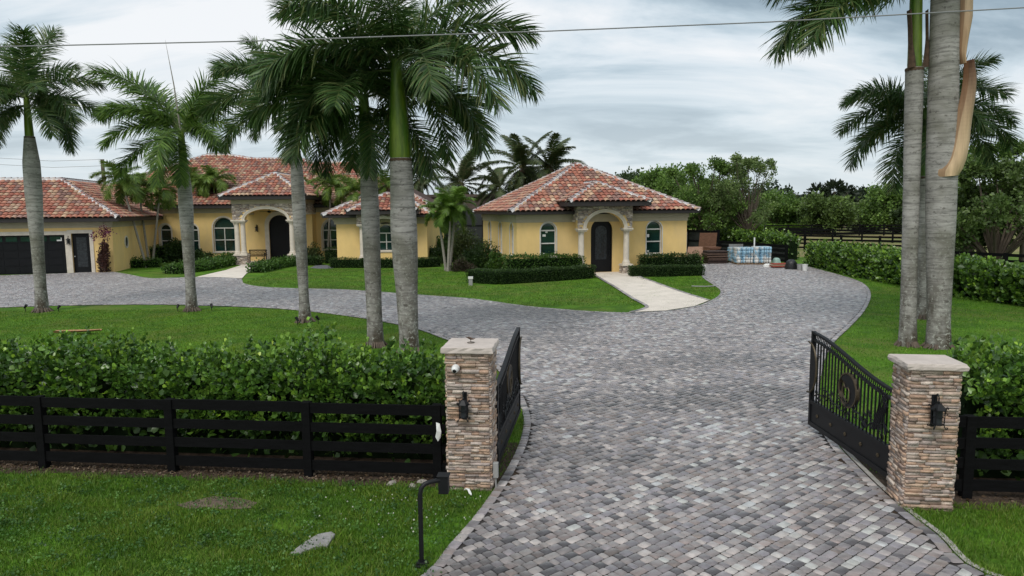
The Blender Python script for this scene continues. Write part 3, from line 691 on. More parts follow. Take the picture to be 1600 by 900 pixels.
def arched_door(root, M, a, b, z0, zs, rise, glass=True, trim=None, rev=.14):
    d = MB(M); out = arch_pts(a, b, z0, zs, rise); inn = arch_pts(a+.06, b-.06, z0+.04, zs, rise-.06)
    d.band_xz(out, inn, rev-.06, rev+.03, closed=True); d.prism_xz(inn, rev-.02, rev+.02)
    do = d.build('door', M_door, root)
    if glass:
        g = MB(M); w_ = b-a; gz0 = z0 + (zs-z0)*.30; g.prism_xz(arch_pts(a+w_*.24, b-w_*.24, gz0, zs-.05, rise*.45), rev-.03, rev-.021); go = g.build('door_glass', M_dglass, do)
        sc = MB(M); rr = random.Random(3)
        for k in range(7):
            x_ = a+w_*(.30+.4*rr.random()); z_ = gz0+.12; pts = []
            for q in range(9): pts.append((x_+.09*math.sin(q*.9+k), rev-.034, z_+(zs-gz0)*.8*q/8*(0.6+.4*rr.random()*0+.4*(k%3)/2)))
            sc.tube(pts, .009, 5)
        sc.build('door_scrollwork', M_frieze, do) if False else sc.build('door_scrollwork', M_fascia, do)
    h = MB(M); h.obox((b-.14, rev-.09, z0+1.05), (.03, .04, .32)); h.build('handle', M_black, do)
    if trim:
        t = MB(M); t.band_xz(arch_pts(a-trim, b+trim, z0, zs, rise+trim), out, -.04, .003); t.build('door_trim', M_trim, do)
    return do
def wall_lantern(root_name, label, loc, rz, s=1.0, group=None):
    t = thing(root_name, label, 'lantern', loc, rz, group)   # faces local -y
    b = MB(); b.box(-.05*s, .05*s, -.025*s, 0, -.30*s, .30*s); b.build('backplate', M_black, t, bevel=.006*s)
    a = MB(); a.tube([(0, -.02*s, .18*s), (0, -.06*s, .30*s), (0, -.12*s, .34*s), (0, -.17*s, .29*s), (0, -.17*s, .20*s)], .012*s, 6); a.build('hook', M_black, t)
    r_ = MB(); r_.lathe([(.135*s, .06*s), (.135*s, .08*s), (.05*s, .17*s), (.02*s, .18*s), (.025*s, .21*s), (.004, .23*s)], (0, -.17*s), 6); r_.build('lamp_top', M_black, t)
    g = MB(); g.lathe([(.075*s, -.20*s), (.085*s, .06*s)], (0, -.17*s), 6); g.build('glass', M_dglass, t)
    c = MB()
    for k in range(4):
        w_ = math.pi/4 + k*math.pi/2; cx_, cy_ = math.cos(w_), math.sin(w_)
        pts = [(cx_*q*s, -.17*s+cy_*q*s, z*s) for q, z in ((.155, .10), (.165, .12), (.15, .14), (.13, .10), (.112, .05), (.105, -.2), (.13, -.26), (.16, -.27), (.165, -.24), (.145, -.235))]
        c.tube(pts, .010*s, 5)
    c.lathe([(.10*s, -.21*s), (.10*s, -.195*s)], (0, -.17*s), 8); c.lathe([(.095*s, -.07*s), (.095*s, -.06*s)], (0, -.17*s), 8)
    c.build('cage', M_black, t)
    return t

# ================================================================== GUEST HOUSE
GA = 13.0; GO = (-0.095, 36.96); OHG = .52; GW, GL = 11.08, 10.93; GZ = 3.44
gh = thing('guest_house', 'small square yellow stucco guest house with a pyramid tile roof and dark arched door', 'house', (*GO, 0), R(GA))
def gl(x, y): c, s = math.cos(R(GA)), math.sin(R(GA)); return (GO[0]+x*c-y*s, GO[1]+x*s+y*c)
fw = gl(0, OHG)            # a point on the front wall plane
def gw(px, py, y=OHG): return onwall(px, py, gl(0, y), GA)
wl = MB(); ZT = GZ - .2
def op_px(f, x0, x1, yt, yb, y, rr=None):
    ym = (yt+yb)/2; a = f(x0, ym, y)[0]; b = f(x1, ym, y)[0]; zt = f((x0+x1)/2, yt, y)[1]; zb = f((x0+x1)/2, yb, y)[1]
    rise = (b-a)/2 if rr is None else rr
    return (a, b, zb, zt-rise, rise)
o1 = op_px(gw, 844.5, 869, 347.5, 400.5, OHG); o2 = op_px(gw, 1010, 1034, 345, 396.5, OHG)
dx0, dz = gw(923, 430); dx1, _ = gw(956.5, 430); dtop = gw(940, 341.5)[1]
drise = (dx1-dx0)/2; od = (dx0, dx1, 0.05, dtop-drise, drise)
wall(wl, OHG, GW-OHG, 0, ZT, OHG, [o1, od, o2])
ML = Matrix.Translation((OHG, GL-OHG, 0)) @ Matrix.Rotation(R(-90), 4, 'Z')   # left side wall: local x runs from back to front
MLw = MB(ML); LW = GL-2*OHG
sw = []
for px0, px1 in ((763.5, 768), (779.5, 784.5), (796.5, 803)):
    # position along the side wall by casting rays to the plane x=OHG
    q0 = onwall(px0, 370, gl(OHG, 0), GA+90)[0]; q1 = onwall(px1, 370, gl(OHG, 0), GA+90)[0]
    m_ = ((q0+q1)/2); sw.append(GL-OHG-m_)
lops = [(x-.42, x+.42, o1[2]+.05, o1[3]+.0, .42) for x in sw]
print('guest side windows', sw, 'front', o1, o2, od)
wall(MLw, 0, LW, 0, ZT, 0, lops)
wl.v += MLw.v; b0 = len(wl.v)-len(MLw.v); wl.f += [tuple(i+b0 for i in f) for f in MLw.f]; wl.t += MLw.t
wl.add([(GW-OHG, OHG, 0), (GW-OHG, GL-OHG, 0), (GW-OHG, GL-OHG, ZT), (GW-OHG, OHG, ZT), (OHG, GL-OHG, 0), (OHG, GL-OHG, ZT)], [(0,1,2,3), (1,4,5,2)])
wl.build('wall', M_stucco, gh)
def stickers(spec):
    def fn(fo, M, rev):
        s = MB(M)
        for (x0_, x1_, z0_, z1_) in spec: s.box(x0_, x1_, rev+.012, rev+.0205, z0_, z1_)
        s.build('sticker', M_white, fo)
    return fn
MF = Matrix.Translation((0, OHG, 0))
ww = o1[1]-o1[0]
window(gh, MF, *o1, extra=stickers([(o1[0]+.36*ww, o1[0]+.50*ww, o1[2]+1.28, o1[2]+1.41), (o1[0]+.18*ww, o1[0]+.38*ww, o1[2]+1.08, o1[2]+1.2), (o1[0]+.2*ww, o1[0]+.31*ww, o1[2]+.12, o1[2]+.17)]), tcol=M_frame, trim=.05)
window(gh, MF, *o2, extra=stickers([(o2[0]+.12*ww, o2[0]+.26*ww, o2[2]+.95, o2[2]+1.12), (o2[0]+.15*ww, o2[0]+.26*ww, o2[2]+.12, o2[2]+.19)]), tcol=M_frame, trim=.05)
for q in lops: window(gh, ML, *q, tcol=M_frame, trim=.05)
arched_door(gh, MF, *od)
fa, fr = MB(), MB(); eaves(fa, fr, 0, GW, 0, GL, GZ, OHG); fa.build('fascia', M_fascia, gh); fr.build('frieze', M_frieze, gh)
PY = OHG-.95
c1 = gw(908, 385, PY+.17)[0]; c2 = gw(978.5, 385, PY+.17)[0]; pxc = (c1+c2)/2; chw = (c2-c1)/2
zs_ = gw(945, 356.5, PY)[1]; zat = gw(945, 332, PY)[1]; zpt = gw(945, 321.5, PY)[1]; zpd = gw(979, 417, PY)[1]
print('portico', pxc, chw, zs_, zat, zpt, zpd)
pp, ph = portico(gh, pxc, chw+.26, PY, OHG-.004, zs_, zpt, chw-.22, zat-zs_, [-chw, chw], .55, .26, 0, 21, roofz=3.93, oh=.78, rdepth=9.5, pitch=.46, sides=True)
HG = 6.33-GZ; pg, hg = hip(0, GW, 0, GW, GZ, HG/(GW/2))
pg = [[(x, y*GL/GW, z) for x, y, z in p] for p in pg]; hg = [tuple((x, y*GL/GW, z) for x, y, z in h) for h in hg]
roof_obj(gh, pg, hg, 31); 
# porch roof tiles stop where they enter the main slope
pitchg = HG/(GL/2)
def clip_main(planes, ridges, z0, y0, pitch, top):
    """cut porch roof polygons at the main roof's front plane z = z0 + (y-y0)*pitch (keep what lies above it)"""
    def f(p): return p[2] - (z0 + (p[1]-y0)*pitch)
    np_, nr = [], []
    for pl in planes:
        out = []
        for i in range(len(pl)):
            a, b = pl[i], pl[(i+1) % len(pl)]; fa_, fb_ = f(a), f(b)
            if fa_ >= 0: out.append(a)
            if fa_*fb_ < 0: t_ = fa_/(fa_-fb_); out.append(tuple(a[k]+(b[k]-a[k])*t_ for k in range(3)))
        if len(out) >= 3: np_.append(out)
    for a, b in ridges:
        fa_, fb_ = f(a), f(b)
        if fa_ < 0 and fb_ < 0: continue
        if fa_*fb_ < 0:
            t_ = fa_/(fa_-fb_); m_ = tuple(a[k]+(b[k]-a[k])*t_ for k in range(3)); a, b = (a, m_) if fa_ > 0 else (m_, b)
        nr.append((a, b))
    return np_, nr
pp, ph = clip_main(pp, ph, GZ, 0, pitchg, 0); roof_obj(gh, pp[:2]+pp[2:], ph, 33)
st = MB(); st.box(dx0-.5, dx1+.5, OHG-.5, OHG+.1, 0, .045); st.build('doorstep', M_conc, gh)

# ================================================================== MAIN HOUSE
mh = thing('main_house', 'long yellow stucco main house with red barrel tile hip roofs, arched porch and garage wing', 'house', (0, 0, 0), 0)
YW = 51.0; EZ = 4.05
def mw(px, py, y=YW): return onwall(px, py, (0, y), 0)
ops = []
def mop(x0, x1, yt, yb, y=YW, rr=None): return op_px(mw, x0, x1, yt, yb, y, rr)
W1 = mop(250.5, 268, 350.5, 393); W2 = mop(292, 310, 350.5, 393); W3 = mop(333.5, 367, 339.5, 393.5); W4 = mop(504, 539, 342, 390)
wm = MB(); XL, XR = -27.2, -6.4
wall(wm, XL, XR, 0, EZ-.2, YW, [W1, W2, W3, W4])
wm.add([(XR, YW, 0), (XR, YW+14, 0), (XR, YW+14, EZ-.2), (XR, YW, EZ-.2), (XL-6, YW+14, 0), (XL-6, YW+14, EZ-.2), (XL-6, YW+.5, 0), (XL-6, YW+.5, EZ-.2)], [(0,1,2,3), (1,4,5,2), (4,6,7,5)])
# door block behind the porch
pxr = mw(467.5, 330, 47)[0]
DX0, DX1 = mw(421, 370, 50)[0], mw(455, 370, 50)[0]; dt = mw(437, 336, 50)[1]; dr = (DX1-DX0)/2*.9
dm = MB(); wall(dm, -19.2, pxr-.02, 0, 4.2, 50.0, [(DX0, DX1, .05, dt-dr, dr)]); 
dm.add([(-19.2, 50, 0), (-19.2, YW, 0), (-19.2, YW, 4.2), (-19.2, 50, 4.2)], [(0,1,2,3)]); dm.add([(pxr-.02, 50, 0), (pxr-.02, YW, 0), (pxr-.02, YW, 4.2), (pxr-.02, 50, 4.2)], [(0,1,2,3)])
wm.v += dm.v; b0 = len(wm.v)-len(dm.v); wm.f += [tuple(i+b0 for i in f) for f in dm.f]; wm.t += dm.t
wm.build('wall', M_stucco, mh)
MM_ = Matrix.Translation((0, YW, 0))
window(mh, MM_, *W1, rails=(.5,)); window(mh, MM_, *W2, rails=(.5,)); window(mh, MM_, *W3, vert=1, rails=(.5,)); window(mh, MM_, *W4, vert=2, rails=(.5,))
arched_door(mh, Matrix.Translation((0, 50, 0)), DX0, DX1, .05, dt-dr, dr, glass=False, trim=.3)
fs = MB(); fs.box(-34, -6.0, YW-.6, YW-.55, EZ-.2, EZ+.02); fs.box(-34, -6.0, YW-.548, YW-.01, EZ-.21, EZ-.17); fs.build('fascia', M_fascia, mh)
fz = MB(); fz.box(-27.2, XR, YW-.09, YW-.003, EZ-.40, EZ-.215); fz.box(-27.2, XR, YW-.035, YW-.003, EZ-.54, EZ-.402); fz.build('frieze', M_frieze, mh)
# main roof: front slope traced by its ridge line, back slopes mirrored
YE = YW-.6; PM = .5
def rp(x, d): return (x, YE+d, EZ+PM*d)
def rb_(x, d, top): return (x, YE+2*top-d, EZ+PM*d)
front = [rp(-34, 0), rp(-6.0, 0), rp(-12.9, 6.9), rp(-16.4, 6.9), rp(-17.4, 7.6), rp(-21.2, 7.6), rp(-23.8, 8.5), rp(-25.5, 8.5)]
T_ = 8.5
backp = [rb_(-6.0, 0, T_), rb_(-34, 0, T_), rb_(-25.5, 8.5, T_), rb_(-23.8, 8.5, T_), rb_(-21.2, 7.6, T_), rb_(-17.4, 7.6, T_), rb_(-16.4, 6.9, T_), rb_(-12.9, 6.9, T_)]
lft = [rb_(-34, 0, T_), rp(-34, 0), rp(-25.5, 8.5)]
rgt = [rp(-6.0, 0), rb_(-6.0, 0, T_), rb_(-12.9, 6.9, T_), rp(-12.9, 6.9)]
rid = [(rp(-34, 0), rp(-25.5, 8.5)), (rp(-25.5, 8.5), rp(-23.8, 8.5)), (rp(-23.8, 8.5), rp(-21.2, 7.6)), (rp(-21.2, 7.6), rp(-17.4, 7.6)), (rp(-17.4, 7.6), rp(-16.4, 6.9)), (rp(-16.4, 6.9), rp(-12.9, 6.9)), (rp(-12.9, 6.9), rp(-6.0, 0))]
V, F, T = tile_arrays([front, lft], 41)
rfo = npmesh('roof', V, F, M_tile, mh, T)
u_ = MB()
for pl in ([rp(-34, 0), rp(-6.0, 0), rp(-12.9, 6.9), rp(-34+6.9, 6.9)], [rp(-34+6.9, 6.9), rp(-16.4, 6.9), rp(-17.4, 7.6), rp(-34+7.6, 7.6)], [rp(-34+7.6, 7.6), rp(-21.2, 7.6), rp(-23.8, 8.5), rp(-25.5, 8.5)], backp, lft, rgt):
    u_.add([(x, y, z-.012) for x, y, z in pl], [tuple(range(len(pl)))])
u_.build('roof_underlay', M_under, rfo)
rb = MB(); [ridge_line(rb, a, b, 50+i) for i, (a, b) in enumerate(rid)]; rb.build('ridge_tiles', M_ridge, rfo)
# entrance porch
zs2 = mw(400, 343.5, 47)[1]; zar = mw(415, 326.5, 47)[1]; zt2 = mw(400, 310.5, 47)[1]
pxl = mw(362.5, 330, 47)[0]; pxr = mw(467.5, 330, 47)[0]; pc_ = (pxl+pxr)/2; phw = (pxr-pxl)/2
ca_, cb_ = mw(371, 370, 47.2)[0], mw(380.5, 370, 47.2)[0]
print('main porch', pxl, pxr, zs2, zar, zt2, ca_, cb_)
pp, ph = portico(mh, pc_, phw, 47.0, YW-.1, zs2, zt2, 1.45, zar-zs2, [ca_-pc_, cb_-pc_, pc_-cb_, pc_-ca_], .72, .24, .34, 61, roofz=4.6, oh=.62, rdepth=9, pitch=.56)
pp, ph = clip_main(pp, ph, EZ, YE, PM, 0); roof_obj(mh, pp, ph, 63)
# right front wing with its bay
DE = 3.28; dx0_, dx1_, dy0_ = -12.35, -5.1, 45.3
wing_w = [(-11.6, 45.95), (-5.6, 45.95)]
wd = MB(); WB = mop(589.5, 617, 350.5, 392, 45.95)
wall(wd, -11.6, -5.6, 0, DE-.2, 45.95, [WB])
wd.add([(-5.6, 45.95, 0), (-5.6, 57.5, 0), (-5.6, 57.5, DE-.2), (-5.6, 45.95, DE-.2), (-11.6, 45.95, 0), (-11.6, YW-.002, 0), (-11.6, YW-.002, DE-.2), (-11.6, 45.95, DE-.2)], [(0,1,2,3), (4,5,6,7)])
wd.build('wall', M_stucco, mh)
window(mh, Matrix.Translation((0, 45.95, 0)), *WB, vert=1, rails=(.5,), trim=.14)
fa, fr = MB(), MB(); eaves(fa, fr, dx0_, dx1_, dy0_, 58.0, DE, .65); fa.build('fascia', M_fascia, mh); fr.build('frieze', M_frieze, mh)
pl, hl = hip(dx0_, dx1_, dy0_, 58.0, DE, .55); roof_obj(mh, pl, hl, 71)
bx = (WB[0]+WB[1])/2; zb_s = mw(600, 349.5, 45.2)[1]
pp, ph = portico(mh, bx, 1.75, 45.15, 45.94, 2.72, 3.42, 1.15, .34, [-1.45, 1.45], .5, .24, 0, 81, roofz=3.55, oh=.55, rdepth=5, pitch=.5, sides=False)
pp, ph = clip_main(pp, ph, DE, dy0_, .55, 0); roof_obj(mh, pp, ph, 83)
# garage wing
QA = 12.0; QC = (-24.25, 42.1)
gq = thing('garage_wing', 'yellow stucco garage with black sectional door, side door and long tile roof', 'garage', (*QC, 0), R(QA))
def ql(x, y): c, s = math.cos(R(QA)), math.sin(R(QA)); return (QC[0]+x*c-y*s, QC[1]+x*s+y*c)
def qw(px, py, y=0): return onwall(px, py, QC, QA)
QZ = 3.28
gda, gdb = qw(-118, 400)[0], qw(103.5, 400)[0]; gdt = qw(60, 367.5)[1]
pda, pdb = qw(113.5, 400)[0], qw(142, 400)[0]; pdt = qw(127, 364.5)[1]
print('garage', gda, gdb, gdt, pda, pdb, pdt)
wq = MB(); wall(wq, -17, 0, 0, QZ-.2, 0, [(gda, gdb, 0, gdt, 0), (pda, pdb, 0, pdt, 0)], rev=.2)
MS = Matrix.Rotation(R(90), 4, 'Z')   # right side wall: local x runs backwards from the corner
ws_ = MB(MS); t0 = onwall(197, 378, QC, QA+90); 
wall(ws_, 0, 10.0, 0, QZ-.2, 0, [(t0[0]-.30, t0[0]+.30, t0[1]-.0001, t0[1], .33)], rev=.12)
wq.v += ws_.v; b0 = len(wq.v)-len(ws_.v); wq.f += [tuple(i+b0 for i in f) for f in ws_.f]; wq.t += ws_.t
wq.add([(-17, 0, 0), (-17, 8, 0), (-17, 8, QZ-.2), (-17, 0, QZ-.2), (0, 10, 0), (0, 10, QZ-.2)], [(0,1,2,3)])
wq.build('wall', M_stucco, gq)
ov = [(t0[0]+.34*math.cos(2*math.pi*k/20), t0[1]+.40*math.sin(2*math.pi*k/20)) for k in range(20)]
ov2 = [(t0[0]+.26*math.cos(2*math.pi*k/20), t0[1]+.32*math.sin(2*math.pi*k/20)) for k in range(20)]
f = MB(MS); f.band_xz(ov, ov2, -.05, -.004, closed=True); fo = f.build('window', M_trim, gq); p = MB(MS); p.prism_xz(ov2, -.02, -.006); p.build('pane', M_glass, fo)
g = MB(); nP = 5; hh = gdt/nP
for k in range(nP): g.box(gda+.002, gdb-.002, .13, .17, k*hh+.006, (k+1)*hh-.006)
for k in range(9):
    for j in range(nP-1):
        a = gda+.25+k*(gdb-gda-.3)/9; 
        if j < 4: g.box(a, a+(gdb-gda)/9-.22, .118, .129, j*hh+.07, (j+1)*hh-.07)
g.box(gda+.002, gdb-.002, .172, .19, 0, gdt-.003)
gdo = g.build('garage_door', M_door, gq, bevel=0)
g = MB()
for k in range(9): a = gda+.25+k*(gdb-gda-.3)/9; g.box(a, a+(gdb-gda)/9-.22, .112, .125, 4*hh+.09, 5*hh-.09)
g.build('pane', M_glass, gdo)
lb = MB(); a_, z_ = qw(87.5, 376); b_2, _ = qw(95.5, 376); lb.box(a_, b_2, .100, .1115, z_-.03, z_+.05); lb.box(b_2-.05, b_2, .100, .1115, z_+.051, z_+.17); lb.build('sticker', M_white, gdo)
tr = MB(); tr.band_xz([(gda-.24, 0), (gda-.24, gdt+.22), (gdb+.24, gdt+.22), (gdb+.24, 0)], [(gda, 0), (gda, gdt), (gdb, gdt), (gdb, 0)], -.04, -.002); tr.build('door_trim', M_trim, gdo)
d = MB(); d.box(pda+.003, pdb-.003, .12, .17, .01, pdt-.003); pdo = d.build('door', M_door, gq)
d = MB(); d.box(pda+.22, pdb-.22, .112, .119, .35, pdt-.25); d.build('door_glass', M_dglass, pdo)
d = MB(); d.obox((pda+.10, .08, 1.0), (.06, .08, .06)); d.build('handle', M_gray, pdo)
tr = MB(); tr.band_xz([(pda-.2, 0), (pda-.2, pdt+.2), (pdb+.2, pdt+.2), (pdb+.2, 0)], [(pda, 0), (pda, pdt), (pdb, pdt), (pdb, 0)], -.041, -.002); tr.build('door_trim', M_trim, pdo)
oq = .6; hd = 4.6; pq = .53
def qp(x, y, h): return (x, y, QZ+h*pq)
planes = [[qp(-17.6, -oq, 0), qp(oq, -oq, 0), qp(oq-hd, hd-oq, hd), qp(-17.6+hd, hd-oq, hd)],
          [qp(oq, -oq, 0), qp(oq, 11, 0), qp(oq-hd, 11, hd), qp(oq-hd, hd-oq, hd)],
          [qp(-17.6, 2*hd-oq, 0), qp(-17.6, -oq, 0), qp(-17.6+hd, hd-oq, hd)],
          [qp(oq-2*hd, 2*hd-oq, 0), qp(-17.6, 2*hd-oq, 0), qp(-17.6+hd, hd-oq, hd), qp(oq-hd, hd-oq, hd)]]
roof_obj(gq, planes, [(qp(oq, -oq, 0), qp(oq-hd, hd-oq, hd)), (qp(oq-hd, hd-oq, hd), qp(-17.6+hd, hd-oq, hd)), (qp(-17.6, -oq, 0), qp(-17.6+hd, hd-oq, hd)), (qp(oq-hd, hd-oq, hd), qp(oq-hd, 11, hd))], 91)
fa = MB(); fa.box(-17.6, oq, -oq, -oq+.05, QZ-.2, QZ+.02); fa.box(oq-.05, oq, -oq+.052, 9.6, QZ-.2, QZ+.02); fa.box(-17.55, oq-.055, -oq+.055, -.002, QZ-.21, QZ-.17); fa.box(.002, oq-.055, 0, 9.6, QZ-.21, QZ-.17); fa.build('fascia', M_fascia, gq)
fr = MB()
for o_, z0, z1 in ((.09, QZ-.40, QZ-.215), (.035, QZ-.56, QZ-.402)):
    fr.box(-17, o_, -o_, -.002, z0, z1); fr.box(.002, o_, 0, 9.8, z0, z1)
fr.build('frieze', M_frieze, gq)
wall_lantern('wall_lantern', 'black wall lantern between the garage door and the side door', (*ql(qw(107.8, 375)[0], -.002), qw(107.8, 376)[1]), R(QA), .85)
wall_lantern('wall_lantern', 'black wall lantern under the main porch arch above the bench', (*[mw(401.5, 357, 49.95)[0], 49.99], mw(401.5, 357, 49.95)[1]), 0, .8)

# bench on the porch
bt = thing('porch_bench', 'dark metal bench with lattice back on the main porch', 'bench', (mw(404, 400, 48.9)[0]-.1, 48.9, .05), R(0))
b = MB(); b.box(-.62, .62, -.27, .2, .40, .44); b.build('seat', M_door, bt)
b = MB(); b.box(-.62, .62, .20, .23, .80, .86); b.box(-.62, .62, .20, .23, .46, .50)
for k in range(13): b.obox((-.56+k*.093, .215, .64), (.02, .015, .40), ry=R(28)); b.obox((-.56+k*.093, .222, .64), (.02, .012, .40), ry=R(-28))
b.build('backrest', M_door, bt)
for sx_ in (-1, 1):
    b = MB(); b.box(sx_*.62-.03, sx_*.62+.03, -.27, .2, .60, .64); b.box(sx_*.62-.025, sx_*.62+.025, -.27, -.22, .44, .60); b.build('armrest', M_door, bt)
    for yy in (-.24, .19):
        b = MB(); b.box(sx_*.58-.025, sx_*.58+.025, yy-.025, yy+.025, 0, .40 if yy < 0 else .80); b.build('leg', M_door, bt)
# ceiling fan in the porch
cf = thing('ceiling_fan', 'dark ceiling fan hanging inside the main porch arch', 'fan', (pc_-.25, 48.4, 3.62), .3)
b = MB(); b.lathe([(.02, .15), (.02, .02), (.11, .01), (.12, -.08), (.04, -.12)], (0, 0), 12); b.lathe([(.05, .5), (.02, .15)], (0, 0), 8); b.build('motor', M_door, cf)
for k in range(5):
    w_ = k*2*math.pi/5; b = MB(); b.obox((math.cos(w_)*.42, math.sin(w_)*.42, -.03), (.60, .12, .012), rz=w_, rx=.15); b.build('blade', M_door, cf)

# pool screen enclosure between the two houses
se = thing('screen_enclosure', 'dark screened pool enclosure with flat brown roof between the two houses', 'enclosure', (-4.0, 60, 0))
b = MB(); b.box(-6, 4.5, 0, .03, 0, 3.6); b.box(-6, 4.5, .04, 9, 3.58, 3.6); b.build('screen', mat('dark_screen', (.018, .020, .022), rough=.6, nscale=.8, namt=.4), se)
b = MB()
for k in range(8): b.box(-6+k*1.5-.03, -6+k*1.5+.03, -.06, -.002, 0, 3.6)
b.box(-6, 4.5, -.06, -.004, 2.2, 2.28); b.build('frame', M_door, se)
b = MB(); b.box(-6.5, 2.8, 4, 10, 4.75, 5.0); b.box(-6.3, 2.6, 4.2, 9.8, 3.6, 4.75); b.build('roof', mat('brown_roof', (.10, .075, .06), rough=.9, nscale=2, namt=.3), se)
# ================================================================== GATE PIERS, GATES, FENCE
def pier(loc, rz, w, d, h, label, seed):
    t = thing('gate_pier', label, 'pier', (*loc, 0), rz)      # origin: front-left corner, local x to the right, y backwards
    b = MB(); b.box(.02, w-.02, .02, d-.02, 0, h); b.build('pier_core', M_mortar, t)
    stone_skin('stone_cladding', t, [((0, 0), (1, 0), w, 0, h), ((w, 0), (0, 1), d, 0, h), ((w, d), (-1, 0), w, 0, h), ((0, d), (0, -1), d, 0, h)], seed, .07, .26, .022, .048, .024, gap=.0008)
    o = .055; n = 9; rr = random.Random(seed); bm = bmesh.new()
    # rock-faced cap: straight top, chipped edge
    ring = []
    c4 = [(-o, -o), (w+o, -o), (w+o, d+o), (-o, d+o)]
    for i in range(4):
        a, b_ = c4[i], c4[(i+1) % 4]
        for k in range(n): q = k/n; ring.append((a[0]+(b_[0]-a[0])*q, a[1]+(b_[1]-a[1])*q))
    cx_, cy_ = w/2, d/2; m = MB(); L = len(ring); vs = []
    for z, s in ((h+.002, .0), (h+.012, .010), (h+.045, .012), (h+.075, .004), (h+.082, -.006)):
        for (x, y) in ring:
            j = s + (rr.uniform(-.010, .006) if 0 < s else 0); dx_, dy_ = (1 if x > cx_ else -1), (1 if y > cy_ else -1)
            on_x = abs(x+o) < 1e-6 or abs(x-w-o) < 1e-6; on_y = abs(y+o) < 1e-6 or abs(y-d-o) < 1e-6
            vs.append((x + (dx_*j if on_x else 0), y + (dy_*j if on_y else 0), z))
    m.add(vs, [(l*L+i, l*L+(i+1)%L, (l+1)*L+(i+1)%L, (l+1)*L+i) for l in range(4) for i in range(L)] + [tuple(range(L))[::-1], tuple(range(4*L, 5*L))])
    m.build('cap_stone', M_cap, t); return t
FAr = R(-6)
LP = G(702, 765); lp_w = .535; LPH = 1.80
pier(LP, FAr, lp_w, .54, LPH, 'stacked ledgestone gate pier on the left of the driveway with a white camera on it', 101)
RPc = G(1411, 795); rp_w = .53
pier(RPc, R(-8), rp_w, .44, 1.70, 'stacked ledgestone gate pier on the right of the driveway', 102)
def rot2(a, x, y): return (math.cos(a)*x - math.sin(a)*y, math.sin(a)*x + math.cos(a)*y)
def on_pier(P, x, y): q = rot2(FAr, x, y); return (P[0]+q[0], P[1]+q[1])
lz = onwall(727, 630, LP, -6); wall_lantern('wall_lantern', 'black wrought iron lantern on the front of the left gate pier', (*on_pier(LP, lz[0], -.035), lz[1]-.02), FAr, .60)
lz = onwall(1459, 640, RPc, -6); wall_lantern('wall_lantern', 'black wrought iron lantern on the front of the right gate pier', (*on_pier(RPc, lz[0]-.02, -.035), lz[1]), FAr, .64)
# camera
lz = onwall(713, 574, LP, -6); sc_ = thing('security_camera', 'small white dome security camera near the top of the left gate pier', 'camera', (*on_pier(LP, lz[0], -.03), lz[1]), FAr)
b = MB(Matrix.Translation((0, 0, 0)) @ Matrix.Rotation(R(90), 4, 'X')); b.lathe([(.05, -.0), (.052, .03), (.045, .05)], (0, 0), 20); b.build('base', M_white, sc_, smooth=True)
b = MB(Matrix.Translation((0, -.06, -.004)) @ Matrix.Rotation(R(110), 4, 'X')); b.lathe([(.001, -.045), (.03, -.036), (.045, -.01), (.046, .01), (.036, .035), (.024, .044)], (0, 0), 20); b.build('body', M_white, sc_, smooth=True)
b = MB(Matrix.Translation((0, -.06, -.004)) @ Matrix.Rotation(R(110), 4, 'X')); b.lathe([(.026, .038), (.022, .052), (.001, .056)], (0, 0), 16); b.build('lens', M_black, sc_, smooth=True)
# small iron finial fitting lying on the cap of the left pier
bd_ = thing('bird_figure', 'tiny dark bird-shaped wire ornament on a ring, on top of the left gate pier', 'ornament', (*on_pier(LP, .27, .26), LPH+.083), 0)
b = MB(); b.tube([(.045*math.cos(k*math.pi/6), .045*math.sin(k*math.pi/6), .005) for k in range(13)], .004, 5); b.tube([(0, .0, .005), (-.004, 0, .04)], .003, 5); b.tube([(.0, .04, .005), (0, .0, .03)], .003, 5); b.build('stand', M_gold, bd_)
b = MB(); b.tube([(-.065, 0, .078), (-.045, 0, .072), (-.02, 0, .062), (.0, 0, .052), (.03, 0, .05), (.06, 0, .056)], [.003, .008, .013, .014, .008, .002], 8); b.obox((-.005, 0, .065), (.06, .07, .004), ry=.4); b.build('body', M_brown, bd_)

